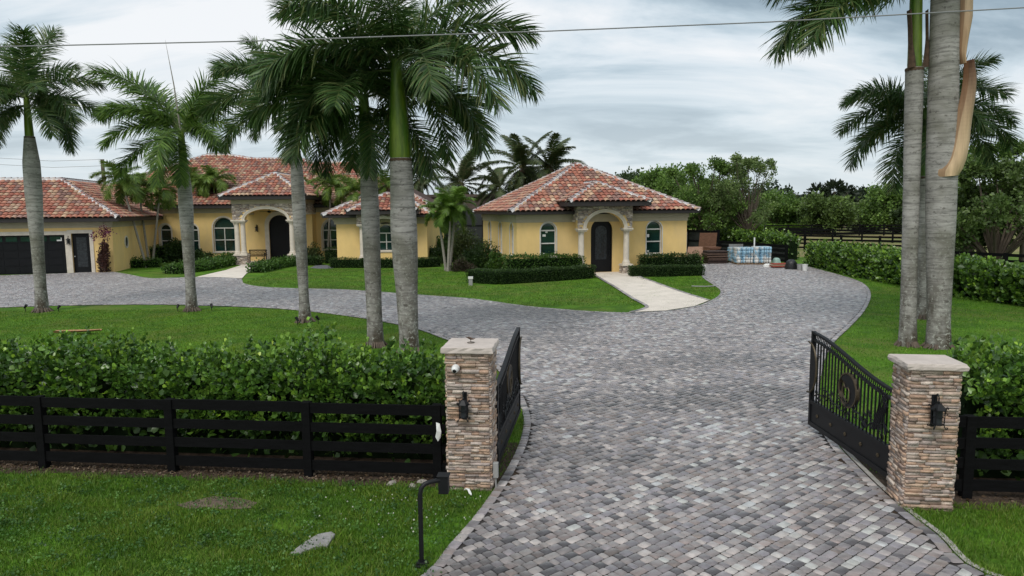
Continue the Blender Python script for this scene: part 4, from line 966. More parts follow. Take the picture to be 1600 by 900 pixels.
def gate(loc, ang, L, zt_h, zt_t, label, flip=1, seed=0):
    """leaf along local +x from the hinge; faces local -y*flip"""
    t = thing('gate_leaf', label, 'gate', (*loc, 0), ang)
    zb = .10
    def top(x):
        q = x/L; s = q*q*(3-2*q); return zt_h + (zt_t-zt_h)*(.12*q+.88*s)
    n = 24; xs = [L*i/n for i in range(n+1)]
    f = MB()
    f.box(-.03, .05, -.035, .035, zb, top(0)+.005); f.box(L-.05, L, -.03, .03, zb, top(L)+.01)
    f.box(.052, L-.052, -.028, .028, zb, zb+.07)
    f.box(.052, L-.052, -.028, .028, zb+.36, zb+.42)
    for dz in (0, -.115):
        f.band_xz([(x, top(x)+dz+.005) for x in xs[0 if dz else 0:]], [(x, top(x)+dz-.028) for x in xs], -.028 if dz == 0 else -.02, .028 if dz == 0 else .02)
    f.build('gate_frame', M_black, t)
    p = MB(); p.box(.055, L-.055, -.012, .012, zb+.072, zb+.358)
    p.box(.12, L-.12, -.0165, -.0125, zb+.11, zb+.32); p.build('kick_panel', M_black, t)
    for k in range(5):
        r_ = MB(Matrix.Translation((L*(k+.75)/5.4, -.016*1, zb+.215)) @ Matrix.Rotation(R(90), 4, 'X'))
        for q in range(6):
            w_ = q*math.pi/3; r_.lathe([(.012, 0), (.010, .010), (.002, .014)], (.020*math.cos(w_), .020*math.sin(w_)), 8)
        r_.lathe([(.012, 0), (.01, .018), (.002, .021)], (0, 0), 8); r_.build('rosette', M_gold, t)
    nb = 24
    for k in range(nb):
        x = .05 + (L-.1)*(k+.5)/nb; z1 = top(x)-.14
        b = MB(); b.box(x-.0095, x+.0095, -.0095, .0095, zb+.422, z1-.001); b.build('bar', M_black, t)
    r_ = MB(); nr = 22
    for k in range(nr):
        x = .07 + (L-.14)*(k+.5)/nr; z = top(x)-.070
        r_.tube([(x+.030*math.cos(a*math.pi/6), 0, z+.032*math.sin(a*math.pi/6)) for a in range(13)], .0075, 4, cap=False)
    r_.build('ring_row', M_black, t)
    # round emblem with a comma-shaped plate
    mx_, mz_, mr_ = L*.50, zb+.42+.45, .255
    e = MB(); e.band_xz([(mx_+mr_*math.cos(2*math.pi*k/32), mz_+mr_*math.sin(2*math.pi*k/32)) for k in range(32)], [(mx_+(mr_-.022)*math.cos(2*math.pi*k/32), mz_+(mr_-.022)*math.sin(2*math.pi*k/32)) for k in range(32)], -.030, .030, closed=True)
    e.build('emblem_ring', M_gold, t)
    e = MB(); rr_ = mr_-.03; o_ = [(mx_+rr_*math.cos(a), mz_+rr_*math.sin(a)) for a in np.linspace(R(-55), R(-270-35), 26)]
    c_ = []
    for a in np.linspace(R(55), R(-95), 10)[::-1]: pass
    inner = [(mx_+rr_*.10+rr_*.30*math.cos(a), mz_+rr_*.42+rr_*.30*math.sin(a)) for a in np.linspace(R(10), R(-120), 8)] + [(mx_-rr_*.12+rr_*.22*math.cos(a), mz_-rr_*.30+rr_*.50*math.sin(a)) for a in np.linspace(R(80), R(250), 10)] + [(mx_+.05*rr_, mz_-rr_*.85)]
    o_ = [(mx_+rr_*math.cos(a), mz_+rr_*math.sin(a)) for a in np.linspace(R(35), R(275), 30)]
    e.prism_xz(o_ + inner[::-1], -.026, .026); e.build('emblem_plate', M_black, t)
    e = MB(); e.tube([(x, -.03, z) for x, z in inner], .009, 5); e.tube([(x, .03, z) for x, z in inner], .009, 5)
    e.tube([(mx_+.55*rr_*math.cos(a), -.03, mz_-.12*rr_+.5*rr_*math.sin(a)) for a in np.linspace(R(-100), R(40), 9)], .012, 5); e.build('emblem_line', M_gold, t)
    # half-round end plate where the two leaves meet
    hz_ = zt_t-.58; hr = .40
    arc = [(L-hr*.62*math.cos(a)*1.0, hz_+hr*math.sin(a)) for a in np.linspace(R(-90), R(90), 20)]
    e = MB(); e.prism_xz([(L-.0, hz_-hr*.95), *[(L-(hr*.62-.03)*math.cos(a), hz_+(hr-.03)*math.sin(a)) for a in np.linspace(R(-85), R(85), 18)], (L-.0, hz_+hr*.95)], -.034, -.0305); e.build('latch_plate', M_black, t)
    e = MB(); e.tube([(L+.04, -.045, hz_-hr-.01)] + [(x, -.045, z) for x, z in arc] + [(L+.04, -.045, hz_+hr+.01)], .016, 6); e.build('latch_rim', M_gold, t)
    # forged scrolls
    s = MB()
    def spiral(cx_, cz_, r0, turns, dir_, a0, y=-.022, rad=.010):
        pts = [];
        for k in range(22): q = k/21; a = a0 + dir_*q*turns*2*math.pi; r = r0*(1-.85*q); pts.append((cx_+r*math.cos(a), y, cz_+r*math.sin(a)))
        return pts
    r2 = random.Random(seed)
    for k in range(9):
        x = .25 + (L-.55)*k/8; z = zb+.50+.10*(k % 2)
        s.tube(spiral(x, z, .075, 1.3, 1 if k % 2 else -1, r2.uniform(0, 6)), .009, 5)
        s.tube(spiral(x+.06, z+.09, .045, 1.2, -1 if k % 2 else 1, r2.uniform(0, 6)), .008, 5)
    vine = [(.10+(L-.25)*q/20, -.024, zb+.60+.07*math.sin(q*.9)+.04*math.sin(q*2.1)) for q in range(21)]
    s.tube(vine, .011, 5)
    for k in range(6):
        a0 = .18+.055*k
        pts = [(.16+.06*k-.02*k*q/8, -.024, zb+.55+(.36+.04*k)*q/8 + .0*q) for q in range(9)]
        pts = [(x+.10*math.sin(q/8*3.0+k*.6)*.5, y, z) for q, (x, y, z) in enumerate(pts)]
        s.tube(pts, [.016*(1-.07*q) for q in range(9)], 5)
        s.tube(spiral(pts[-1][0]+.02, pts[-1][2], .045, 1.1, 1 if k % 2 else -1, 3), .010, 5)
    for k in range(14):
        x = .2 + (L-.4)*r2.random(); z = zb+.50+.22*r2.random(); w_ = r2.uniform(0, 6)
        s.obox((x, -.026, z), (.075, .008, .03), ry=w_)
    s.build('scrollwork', M_black, t)
    # hinge post and bracket
    h = MB(); h.box(-.10, -.06, -.02, .02, .02, top(0)-.02); h.build('hinge_post', M_black, t, bevel=.004)
    for z in (.42, top(0)-.25):
        h = MB(); h.box(-.17, -.03, -.045, .035, z-.045, z+.045); h.build('hinge', M_black, t, bevel=.008)
    return t
hR = G(1393, 762); tR = (4.80, 10.87)
aR = math.atan2(tR[1]-hR[1], tR[0]-hR[0]); LR = math.dist(tR, hR)
def ztop(px, py, Y_): return atY(px, py, Y_).z
print('gateR', hR, tR, LR, ztop(1398, 612, hR[1]), ztop(1268, 518, tR[1]))
o = gate(hR, aR, LR, ztop(1398, 612, hR[1]), ztop(1268, 518, tR[1]), 'black wrought iron gate leaf swung open beside the right gate pier, seen at an angle', seed=1)
for ch in o.children:
    if ch.name.split('.')[0] in ('latch_plate', 'latch_rim', 'scrollwork', 'rosette', 'emblem_line'):
        ch.data.transform(Matrix.Scale(-1, 4, (0, 1, 0))); ch.data.flip_normals()
hL = G(776, 738); tL = G(811, 652)
aL = math.atan2(tL[1]-hL[1], tL[0]-hL[0]); LL = math.dist(tL, hL)
print('gateL', hL, tL, LL, ztop(776, 600, hL[1]), ztop(808, 512, tL[1]))
gate(hL, aL, LL, ztop(776, 602, hL[1]), ztop(807, 512, tL[1]), 'black wrought iron gate leaf swung open beside the left gate pier, seen nearly edge-on', seed=2)
gb = thing('gate_operator_box', 'small grey electrical box at the foot of the left gate pier', 'box', (*on_pier(LP, lp_w+.05, .05), 0), FAr)
b = MB(); b.box(-.02, .05, -.02, .05, .16, .36); b.build('box', M_gray, gb, bevel=.006); b = MB(); b.tube([(.015, .015, 0), (.015, .015, .16)], .012, 6); b.build('conduit', M_gray, gb)

def fence(a0, a1, posts, label, h=1.06, rails=((.90, 1.04), (.64, .77), (.38, .51), (.10, .24)), P=FP, D=FD, base=0.0):
    ang = math.atan2(D[1], D[0]); root = thing('board_fence', label, 'fence', (P[0], P[1], 0), ang)
    rr = random.Random(int(abs(a0*10)))
    for p in posts:
        b = MB(); b.box(p-.058, p+.058, -.022, .09, 0, h-.015); b.build('post', M_bfence, root, bevel=.006)
    ps = sorted(set([a0] + list(posts) + [a1]))
    for s, e in zip(ps[:-1], ps[1:]):
        for z0, z1 in rails:
            j = rr.uniform(-.008, .008); b = MB(); b.box(s+.060 if s in posts else s, e-.060 if e in posts else e, -.002, .026, z0+j, z1+j); b.build('board', M_bfence, root)
            if e-s < .05: break
    return root
def fa_px(px, py=748): t_, z = onwall(px, py, FP, -6); return t_
pp_ = [fa_px(-150), fa_px(69), fa_px(270), fa_px(482), fa_px(684)]
fence(fa_px(-330), fa_px(697), pp_, 'black four-board fence in front of the long hedge, left of the gate')
fq = [fa_px(1512), fa_px(1512)+1.9, fa_px(1512)+3.8]
fence(fa_px(1486), fa_px(1512)+4.2, fq, 'black four-board fence to the right of the right gate pier')
# plastic wrap hanging on the fence
hp = FP + FD*(fa_px(691)) + FN*(-.10)
b = MB(); pts = [(-.03, 0, .86), (.03, -.01, .84), (.055, -.03, .70), (.045, -.02, .60), (.0, -.03, .52), (-.045, -.02, .60), (-.02, -.04, .72)]
vs = pts + [(x, y+.015, z) for x, y, z in pts]; n = 7
b.add(vs, [tuple(range(n)), tuple(range(n, 2*n))[::-1]] + [(i, i+n, (i+1)%n+n, (i+1)%n) for i in range(n)])
o = b.build('plastic_wrap', M_white, None); o.location = (hp[0]-.02, hp[1], .02); o.scale = (.8, 1, .72); o.location.z = .22; tag(o, 'torn white plastic wrap hanging on the fence end beside the left gate pier', 'plastic')
# keypad stand
kp = thing('keypad_stand', 'black gooseneck keypad stand on the grass beside the driveway', 'intercom', (*G(659, 884), 0), R(-4))
b = MB(); b.box(-.065, .065, -.06, .06, .0, .025); b.box(-.045, .045, -.04, .04, .025, .05); b.build('base_plate', M_black, kp, bevel=.006)
zt = atY(660, 756, G(659, 884)[1]).z
b = MB(); b.tube([(0, 0, .03), (0, 0, zt-.12), (.012, .01, zt-.05), (.045, .03, zt-.012), (.09, .05, zt), (.20, .12, zt)], .024, 12); b.build('post', M_black, kp, smooth=True)
b = MB(); b.box(.17, .27, .09, .19, zt-.145, zt+.04); b.box(.155, .285, .075, .20, zt+.041, zt+.05); b.build('keypad_housing', M_black, kp, bevel=.006)

# broken slab and little litter in the verge
b = MB(); pl_ = pxpoly([(452, 871), (478, 851), (497, 840), (518, 836), (524, 840), (512, 858), (492, 860), (470, 870)])
b.prism_xy(pl_, .0, .045); o = b.build('concrete_slab', mat('grey_slab', (.26, .25, .24), rough=.9, nscale=12, namt=.3, bump=.5), None, bevel=.006); tag(o, 'broken grey concrete slab sunk in the front grass', 'slab')
q = G(731, 777); b = MB(); b.tube([(q[0]-.05, q[1]+.06, .07), (q[0]-.02, q[1]+.03, .10), (q[0]+.01, q[1], .10), (q[0]+.03, q[1]-.03, .07), (q[0]+.05, q[1]-.06, .055)], [.004, .01, .016, .018, .008], 6)
o = b.build('paper_scrap', M_white, None); tag(o, 'small crumpled white scrap in the grass at the foot of the left gate pier', 'litter')
rs = random.Random(5)
for k, (px, py) in enumerate([(660, 755), (612, 757), (645, 762)]):
    q = G(px, py); b = MB(); 
    pr = [(.028*rs.uniform(.7, 1.3), 0), (.05*rs.uniform(.8, 1.2), .02), (.045, .045), (.02, .06)]; b.lathe(pr, (0, 0), 7)
    o = b.build('rock', M_stone, None); o.location = (*q, 0); o.scale = (1.5, .9, .8); o.rotation_euler.z = k
    b_a = o.data.attributes.new('tint', 'FLOAT_COLOR', 'FACE'); b_a.data.foreach_set('color', [.33, .30, .27, 1]*len(o.data.polygons))
    tag(o, ['small grey rock under the front fence end, nearest the keypad stand', 'small grey rock under the front fence, leftmost of three', 'small grey rock under the front fence, middle of three'][k], 'rock', 'rocks under the front fence')

# ---- building materials by the drive
def px_at(px, py, z=0): return G(px, py, z)
def pallet(px, py, w, d, h, rz, label, seed):
    t = thing('bag_pallet', label, 'pallet', (*px_at(px, py), 0), rz, 'pallets of bagged material'); r = random.Random(seed)
    b = MB()
    for k in range(5): b.box(-w/2+k*(w-.1)/4, -w/2+.1+k*(w-.1)/4, -d/2, d/2, .09, .12)
    for k in range(3): b.box(-w/2, w/2, -d/2+k*(d-.1)/2, -d/2+.1+k*(d-.1)/2, 0, .088)
    b.cur = (.22, .15, .09); b.t = [(.22, .15, .09)]*len(b.f); b.build('pallet_base', M_wood, t)
    rows = 5; hh = (h-.12)/rows
    for j in range(rows):
        for k in range(3):
            x0 = -w/2+k*w/3+r.uniform(-.02, .02); z = .12+j*hh
            m = MB(); prof = [(.0, .0), (.8, .02), (1, .5), (.8, .98), (0, 1)]
            cx_, hx = x0+w/6, w/6; vs = []; nn = 10
            for (q, zz_) in ((.97, 0), (1.04, .25), (1.05, .7), (.98, 1.02)):
                for a in range(nn):
                    w_ = 2*math.pi*a/nn; sx_ = math.copysign(abs(math.cos(w_))**.35, math.cos(w_)); sy_ = math.copysign(abs(math.sin(w_))**.35, math.sin(w_))
                    vs.append((cx_+sx_*hx*q, sy_*d/2*q, z+zz_*hh))
            m.add(vs, [(l*nn+i, l*nn+(i+1)%nn, (l+1)*nn+(i+1)%nn, (l+1)*nn+i) for l in range(3) for i in range(nn)] + [tuple(range(nn))[::-1], tuple(range(3*nn, 4*nn))])
            m.build('bag', M_bag, t, smooth=True)
    s = MB()
    for x in (-w*.28, w*.02, w*.30): s.box(x-.012, x+.012, -d/2-.045, -d/2-.035, .1, h)
    for z in (.62*h,): s.box(-w/2-.02, w/2+.02, -d/2-.05, -d/2-.046, z-.012, z+.012)
    s.build('strap', M_black, t); return t
pallet(1147, 410.5, .62, 1.0, 1.0, .05, 'narrow blue-wrapped pallet of bags beside the brown board stack', 1)
pallet(1160, 413, 1.05, 1.0, 1.08, .02, 'blue and white pallet of bags, middle one of the three by the drive', 2)
pallet(1188.5, 413, 1.05, 1.0, 1.12, -.03, 'blue-wrapped pallet of bags nearest the white post and black bin bag', 3)
def boards(name, label, px, py, w, d, n, th, rz, cols, seed, jit=.06, z0=0.0, lean=0):
    t = thing(name, label, 'boards', (*px_at(px, py), z0), rz); r = random.Random(seed)
    for k in range(n):
        b = MB(); b.cur = r.choice(cols)
        b.obox((r.uniform(-jit, jit), r.uniform(-jit, jit), th*(k+.5)), (w*r.uniform(.9, 1.05), d, th*.82), rz=r.uniform(-.05, .05)); b.t = [b.cur]*len(b.f)
        b.build('board', M_wood, t)
    return t
brown = [(.10,.065,.05),(.075,.048,.04),(.13,.085,.065),(.055,.038,.033)]
boards('board_stack', 'stack of dark brown weathered boards by the drive', 1117, 411.5, 1.35, 1.1, 11, .075, .06, brown, 1)
boards('board_stack', 'loose pile of reddish brown boards on top of the dark stack', 1112, 409.5, .9, .8, 3, .06, .3, [(.20,.10,.06),(.16,.08,.05)], 2, .1, .83)
def panel(name, label, cat, px0, px1, yt, yb, m, tilt=0.10, tint=None, depth=None, slant=0):
    g = G((px0+px1)/2, yb) if depth is None else (atY((px0+px1)/2, yb, depth).x, depth)
    a, b_ = atY(px0, yb, g[1]), atY(px1, yb, g[1]); h = atY(px0, yt, g[1]).z; t_ = MB(); t_.cur = tint
    w = (b_.x-a.x)/2; z0 = max(a.z, 0)
    t_.add([(-w, 0, z0), (w, 0, z0), (w+slant, tilt, h), (-w+slant, tilt, h), (-w, .05, z0), (w, .05, z0), (w+slant, tilt+.05, h), (-w+slant, tilt+.05, h)], [(0,1,2,3), (7,6,5,4), (0,4,5,1), (1,5,6,2), (2,6,7,3), (3,7,4,0)])
    o = t_.build(name, m, None); o.location = (*g, 0); return tag(o, label, cat)
panel('plywood_sheet', 'light tan cardboard sheet leaning by the guest house corner', 'sheet', 1072, 1096, 386, 408, M_wood, .3, (.36, .22, .16), slant=.2)
panel('timber_gate', 'brown timber panel standing against the dark fence behind the boards', 'panel', 1091, 1118, 364, 392, M_wood, .2, (.13, .065, .04), depth=48, slant=.15)
panel('corrugated_sheet', 'grey metal sheet standing behind the bag pallets', 'sheet', 1139, 1161, 381.5, 400, mat('grey_sheet', (.17, .165, .16), rough=.7, nscale=6, namt=.15), .05, depth=45.5)
wp = thing('white_post', 'slim white post standing behind the pallets of bags', 'post', (*[atY(1178, 400, 44.5).x], 44.5, 0)); b = MB(); b.box(-.035, .035, -.035, .035, 0, atY(1178, 371, 44.5).z); b.lathe([(.05, 0), (.05, .04)], (0, 0), 8); b.build('post', M_white, wp)
# white door frame leaning at the corner of the guest house
df = thing('door_frame', 'white door frame board standing at the right corner of the guest house', 'frame', (*gl(GW-OHG+.28, 1.2), 0), R(GA)); zdf = atY(1069, 361, 42).z
b = MB(); b.box(-.09, .09, 0, .05, 0, zdf); b.build('jamb', M_frame, df); b = MB(); b.box(-.03, 0, -.006, -.001, .3, .36); b.box(-.03, 0, -.006, -.001, .55, .60); b.build('strike_plate', M_black, df)
# bin bag, buckets, junk pile
def blob(name, label, cat, px, py, sx_, sy_, sz_, m, seed, tint=None):
    r = np.random.default_rng(seed); b = MB(); n, k = 12, 7; vs = []
    for j in range(k):
        ph_ = math.pi/2*j/(k-1)*1.0
        for i in range(n):
            w_ = 2*math.pi*i/n; q = 1+r.normal(0, .07); vs.append((sx_*math.cos(ph_)**.6*math.cos(w_)*q, sy_*math.cos(ph_)**.6*math.sin(w_)*q, sz_*math.sin(ph_)*(1+r.normal(0, .03))))
    b.cur = tint; b.add(vs, [(l*n+i, l*n+(i+1)%n, (l+1)*n+(i+1)%n, (l+1)*n+i) for l in range(k-1) for i in range(n)] + [tuple(range(n))[::-1], tuple(range((k-1)*n, k*n))])
    o = b.build(name, m, None, smooth=True); o.location = (*px_at(px, py), 0.02); return tag(o, label, cat)
blob('bin_bag', 'full black bin bag beside the white buckets on the drive', 'bag', 1236, 421, .36, .34, .56, M_bbag, 1)
blob('cement_bag', 'small white bag at the left end of the junk pile', 'bag', 1199, 417.5, .26, .2, .20, M_white, 2)
blob('cement_bag', 'pale green bag on top of the junk pile', 'bag', 1213, 412.5, .26, .22, .38, mat('green_bag', (.28, .42, .36), rough=.5), 3)
boards('junk_boards', 'low heap of red and brown timber scraps beside the black bin bag', 1218, 418.5, 1.1, .5, 4, .07, .1, [(.30,.07,.05),(.22,.12,.07),(.12,.07,.05),(.35,.24,.17)], 7, .14)
for px, py, lab in ((1249.5, 423, 'white plastic bucket next to the black bin bag'), (1257.5, 423.5, 'white plastic bucket with splashes, rightmost by the drive edge')):
    t = thing('bucket', lab, 'bucket', (*px_at(px, py), .02), 0, 'white buckets'); b = MB(); b.lathe([(.13, 0), (.155, .34), (.165, .34), (.165, .36), (.15, .36), (.13, .02)], (0, 0), 16); b.build('body', M_white if px > 1250 else M_gray, t)
    b = MB(); b.tube([(.165*math.cos(a), .02, .34-.12*math.sin(a)) for a in np.linspace(0, math.pi, 9)], .005, 5); b.build('handle', M_gray, t)
# palm husks on the lawn
for px, py, rz, L, lab in ((122, 523, .05, 1.35, 'long dry brown palm sheath lying on the island lawn'), (125, 551, .4, .95, 'shorter dry brown palm sheath on the island lawn nearest the hedge')):
    b = MB(); n = 9; vs = []
    for i in range(n):
        q = i/(n-1); w_ = .13*math.sin(math.pi*(.12+.8*q))**.7
        for s in (-1, -.5, 0, .5, 1): vs.append((-L/2+L*q, s*w_, .03+.07*s*s*(1-.5*q)+.05*q*q))
    b.cur = (.34, .20, .10); m = len(vs); b.add(vs + [(x, y, z+.012) for x, y, z in vs], [(i*5+k, i*5+k+1, (i+1)*5+k+1, (i+1)*5+k) for i in range(n-1) for k in range(4)] + [(m+i*5+k, m+(i+1)*5+k, m+(i+1)*5+k+1, m+i*5+k+1) for i in range(n-1) for k in range(4)])
    o = b.build('palm_sheath', M_sheath, None); o.location = (*G(px, py), .03); o.rotation_euler.z = rz; tag(o, lab, 'palm sheath')
# garden bits
q = G(1097, 448); b = MB(); b.tube([(.45*math.cos(a)*(1+.05*a), .3*math.sin(a), .05) for a in np.linspace(R(200), R(380), 16)], .025, 6); o = b.build('garden_hose', M_gray, None); o.location = (*q, 0); tag(o, 'curved grey hose end on the small lawn right of the guest walk', 'hose')
for px, py, h, lab in ((735.5, 446, .42, 'small white capped utility post at the end of the clipped hedge'), (1099, 424, .35, 'small white lamp post at the right end of the guest house hedge')):
    t = thing('utility_post', lab, 'post', (*G(px, py), 0)); b = MB(); b.box(-.09, .09, -.09, .09, 0, h*.75); b.build('post', M_gray, t); b = MB(); b.box(-.115, .115, -.115, .115, h*.75, h); b.build('cap', M_white, t)
for k, (px, py, lab) in enumerate([(40, 487, 'left of the leftmost royal palm'), (92, 488, 'right of the leftmost royal palm'), (278, 487, 'left of the second royal palm'), (331, 486, 'right of the second royal palm'), (465, 508, 'left of the third royal palm'), (497, 506, 'right of the third royal palm')]):
    t = thing('spotlight', 'small black garden spotlight ' + lab, 'spotlight', (*G(px, py), 0), k*.7, 'garden spotlights'); b = MB(); b.tube([(0, 0, 0), (0, 0, .16)], .012, 6); b.build('spike', M_black, t)
    b = MB(Matrix.Translation((0, 0, .18)) @ Matrix.Rotation(R(35), 4, 'Y')); b.lathe([(.03, -.06), (.045, .05), (.05, .09), (.04, .09)], (0, 0), 10); b.build('lamp_head', M_black, t)
# overhead cable
pts = [atY(px, py, 7.0) for px, py in ((-500, 82), (0, 73), (400, 64), (860, 48.5), (1200, 34.5), (1600, 12), (2100, -18))]
b = MB(); sp = []
for i in range(len(pts)-1):
    for k in range(6): sp.append(pts[i].lerp(pts[i+1], k/6))
b.tube(sp + [pts[-1]], .0058, 6); o = b.build('overhead_cable', M_wire, None); tag(o, 'single grey overhead cable crossing the whole view above the gate', 'cable')
# power pole far left
pl_ = atY(163.5, 300, 75); t = thing('power_pole', 'dark wooden power pole with crossarm behind the garage roof', 'pole', (pl_.x, 75, 0)); zt = atY(163, 249, 75).z
b = MB(); b.tube([(0, 0, 0), (0, 0, zt)], [.26, .18], 8); b.build('pole', M_bark, t)
b = MB(); b.box(-.1, .6, -.08, .08, zt-1.5, zt-1.3); b.box(-.25, .1, -.08, .08, zt-2.6, zt-2.2); b.build('crossarm', M_bark, t)
for z, lab in ((249, 'upper thin power wire running left from the power pole'), (259, 'lower thin power wire running left from the power pole')):
    a = atY(163, z, 75); c = atY(0, z-2, 75); b = MB(); b.tube([(a.x, 75, a.z), ((a.x+c.x)/2, 75, (a.z+c.z)/2-.25), (c.x, 75, c.z), (c.x-30, 75, c.z+.6)], .025, 4); o = b.build('power_wire', M_wire, None); tag(o, lab, 'wire')
# ================================================================== VEGETATION
RNG = np.random.default_rng(5)
def norm(a): return a / np.maximum(np.linalg.norm(a, axis=-1, keepdims=True), 1e-9)
LEAF6 = np.array([(0,0,0),(.26,.32,.05),(.40,.70,.09),(0,1,0),(-.40,.70,.09),(-.26,.32,.05)], float)
LF6 = np.array([(0,1,2,3),(0,3,4,5)])
def leaf_cloud(name, P, D, size, tint, m, parent=None, width=1.0, r=RNG):
    """leaves at P growing along D; size (N,), random roll"""
    D = norm(D); a = norm(np.cross(D, norm(r.normal(size=D.shape)))); b = np.cross(D, a)
    M = np.stack([a*width, D, b], 2) * size[:, None, None]
    V, F = inst(LEAF6, LF6, M, P); return npmesh(name, V, F, m, parent, np.repeat(tint, 2, 0))
def ctint(cols, n, r=RNG, j=.18, w=None):
    return np.clip(np.array(cols)[r.choice(len(cols), n, p=w)] * (1 + r.normal(0, j, (n, 1))), .003, .6)

# ---------------- fronds
_fc = {}
def frond_mesh(kind, elev, seed):
    key = (kind, elev, seed)
    if key in _fc: return _fc[key]
    r = np.random.default_rng(hash((kind, elev, seed)) % (2**31) if False else (sum(map(ord, kind))*131 + (elev+90)*17 + seed*7))
    S = dict(royal=dict(L=1.0, n=170, ll=.285, w=.0058, plum=52, grav=.55, bend=66, cols=[(.056,.112,.030),(.070,.138,.036),(.095,.172,.046),(.042,.088,.026),(.16,.19,.066)], st=.12),
             bright=dict(L=1.0, n=160, ll=.285, w=.0062, plum=45, grav=.55, bend=66, cols=[(.120,.215,.034),(.090,.175,.030),(.165,.26,.046),(.065,.13,.026)], st=.12),
             small=dict(L=1.0, n=80, ll=.34, w=.0105, plum=28, grav=.7, bend=100, cols=[(.125,.215,.034),(.16,.25,.040),(.20,.29,.050),(.09,.155,.03)], st=.14),
             lime=dict(L=1.0, n=80, ll=.34, w=.0105, plum=18, grav=.55, bend=85, cols=[(.13,.23,.030),(.17,.28,.045),(.10,.19,.028)], st=.16),
             coco=dict(L=1.0, n=85, ll=.24, w=.0085, plum=10, grav=.9, bend=62, cols=[(.055,.088,.030),(.070,.108,.036),(.10,.13,.05),(.12,.125,.055)], st=.12))[kind]
    n = 16; a = R(elev); pts = [np.zeros(3)]; tang = []
    for i in range(n):
        t = (i+.5)/n; w = a - R(S['bend']) * t**1.35 * (0.45 + .75*max(0, math.cos(a))); w = max(w, R(-88)); d = np.array([math.cos(w), 0, math.sin(w)]); tang.append(d); pts.append(pts[-1] + d/n)
    tang.append(tang[-1]); pts = np.array(pts); tang = np.array(tang); sway = r.normal(0, .05)
    pts[:, 1] += sway * np.linspace(0, 1, n+1)**2
    # leaflets
    m = S['n'] * 2; side = np.tile([-1, 1], S['n']); t = S['st'] + (1-S['st']) * (np.repeat(np.arange(S['n']), 2) + r.random(m)*.9) / S['n']; t = np.clip(t, 0, .999)
    f = t*n; i0 = f.astype(int); fr_ = (f-i0)[:, None]; B = pts[i0]*(1-fr_) + pts[i0+1]*fr_; T = norm(tang[i0]*(1-fr_) + tang[np.minimum(i0+1, n)]*fr_)
    Sd = np.stack([np.zeros(m), side, np.zeros(m)], 1).astype(float); U = np.cross(T, np.tile([0, 1, 0], (m, 1)).astype(float)); U = U*np.sign(U[:, 2:3]+1e-6)
    ph = R(1)*S['plum']*r.uniform(-1, 1, m); fw = .45 + .9*t**2
    D0 = norm(T*fw[:, None] + Sd*np.cos(ph)[:, None] + U*np.sin(ph)[:, None] + r.normal(0, .06, (m, 3)))
    tt = (t-S['st'])/(1-S['st']); ll = S['ll'] * (.35 + .65*np.sin(math.pi*np.clip(.18+.62*tt, 0, 1))) * np.where(tt > .8, 1-(tt-.8)*2.2, 1) * r.uniform(.85, 1.1, m)
    K = 4; P_ = B.copy(); D = D0.copy(); Vl = []; wp = [.55, 1.0, .95, .6, .06]
    for k in range(K+1):
        W = norm(np.cross(D, np.cross(T, D)) + 1e-6); W = norm(T - D*(T*D).sum(1, keepdims=True) + r.normal(0, .02, (m, 3)))
        ww = S['w']*wp[k]; Vl += [P_ - W*ww, P_ + W*ww]
        if k < K: 
            P_ = P_ + D*(ll/K)[:, None]; g = S['grav'] * (.10 + .20*k) * (.3+1.2*r.random(m)); D = norm(D + np.stack([0*g, 0*g, -g], 1))
    V = np.stack(Vl, 1).reshape(-1, 3); nv = 2*(K+1); o = np.arange(m)*nv
    F = np.concatenate([np.stack([o+2*k, o+2*k+1, o+2*k+3, o+2*k+2], 1) for k in range(K)], 0)
    tl = ctint(S['cols'], m, r, .12); tl = np.tile(tl, (K, 1))
    # rachis
    rr = np.interp(np.linspace(0, 1, n+1), [0, .15, 1], [.012, .008, .002]); q = 4; Vr = []
    for i in range(n+1):
        u = np.array([0, 1, 0.]); v = np.cross(tang[i], u)
        for k in range(q): w = 2*math.pi*k/q; Vr.append(pts[i] + (u*math.cos(w)+v*math.sin(w))*rr[i])
    b0 = len(V); Fr = np.array([(b0+i*q+k, b0+i*q+(k+1)%q, b0+(i+1)*q+(k+1)%q, b0+(i+1)*q+k) for i in range(n) for k in range(q)])
    V = np.concatenate([V, np.array(Vr)]); tr_ = np.tile([.12, .17, .045], (len(Fr), 1)) if kind != 'coco' else np.tile([.16, .15, .06], (len(Fr), 1))
    ob = npmesh('frond', V, np.concatenate([F, Fr]), M_leaf, None, np.concatenate([tl, tr_])); me = ob.data; bpy.data.objects.remove(ob)
    _fc[key] = me; return me
def add_frond(root, top, kind, az, elev, L, seed, rot_root=0.0):
    e = int(round(elev/10.0)*10); me = frond_mesh(kind, e, seed % 3)
    o = bpy.data.objects.new('frond', me); C.objects.link(o); o.parent = root; o.location = top; o.rotation_euler = (0, 0, R(az)); o.scale = (L, L*(1 if seed % 2 else -1) if False else L, L); return o
def trunk_path(base, top, n=14, curve=0.0, cdir=(1, 0)):
    return [(base[0] + (top[0]-base[0])*q + curve*math.sin(math.pi*q)*cdir[0], base[1] + (top[1]-base[1])*q + curve*math.sin(math.pi*q)*cdir[1], base[2] + (top[2]-base[2])*q) for q in [i/n for i in range(n+1)]]
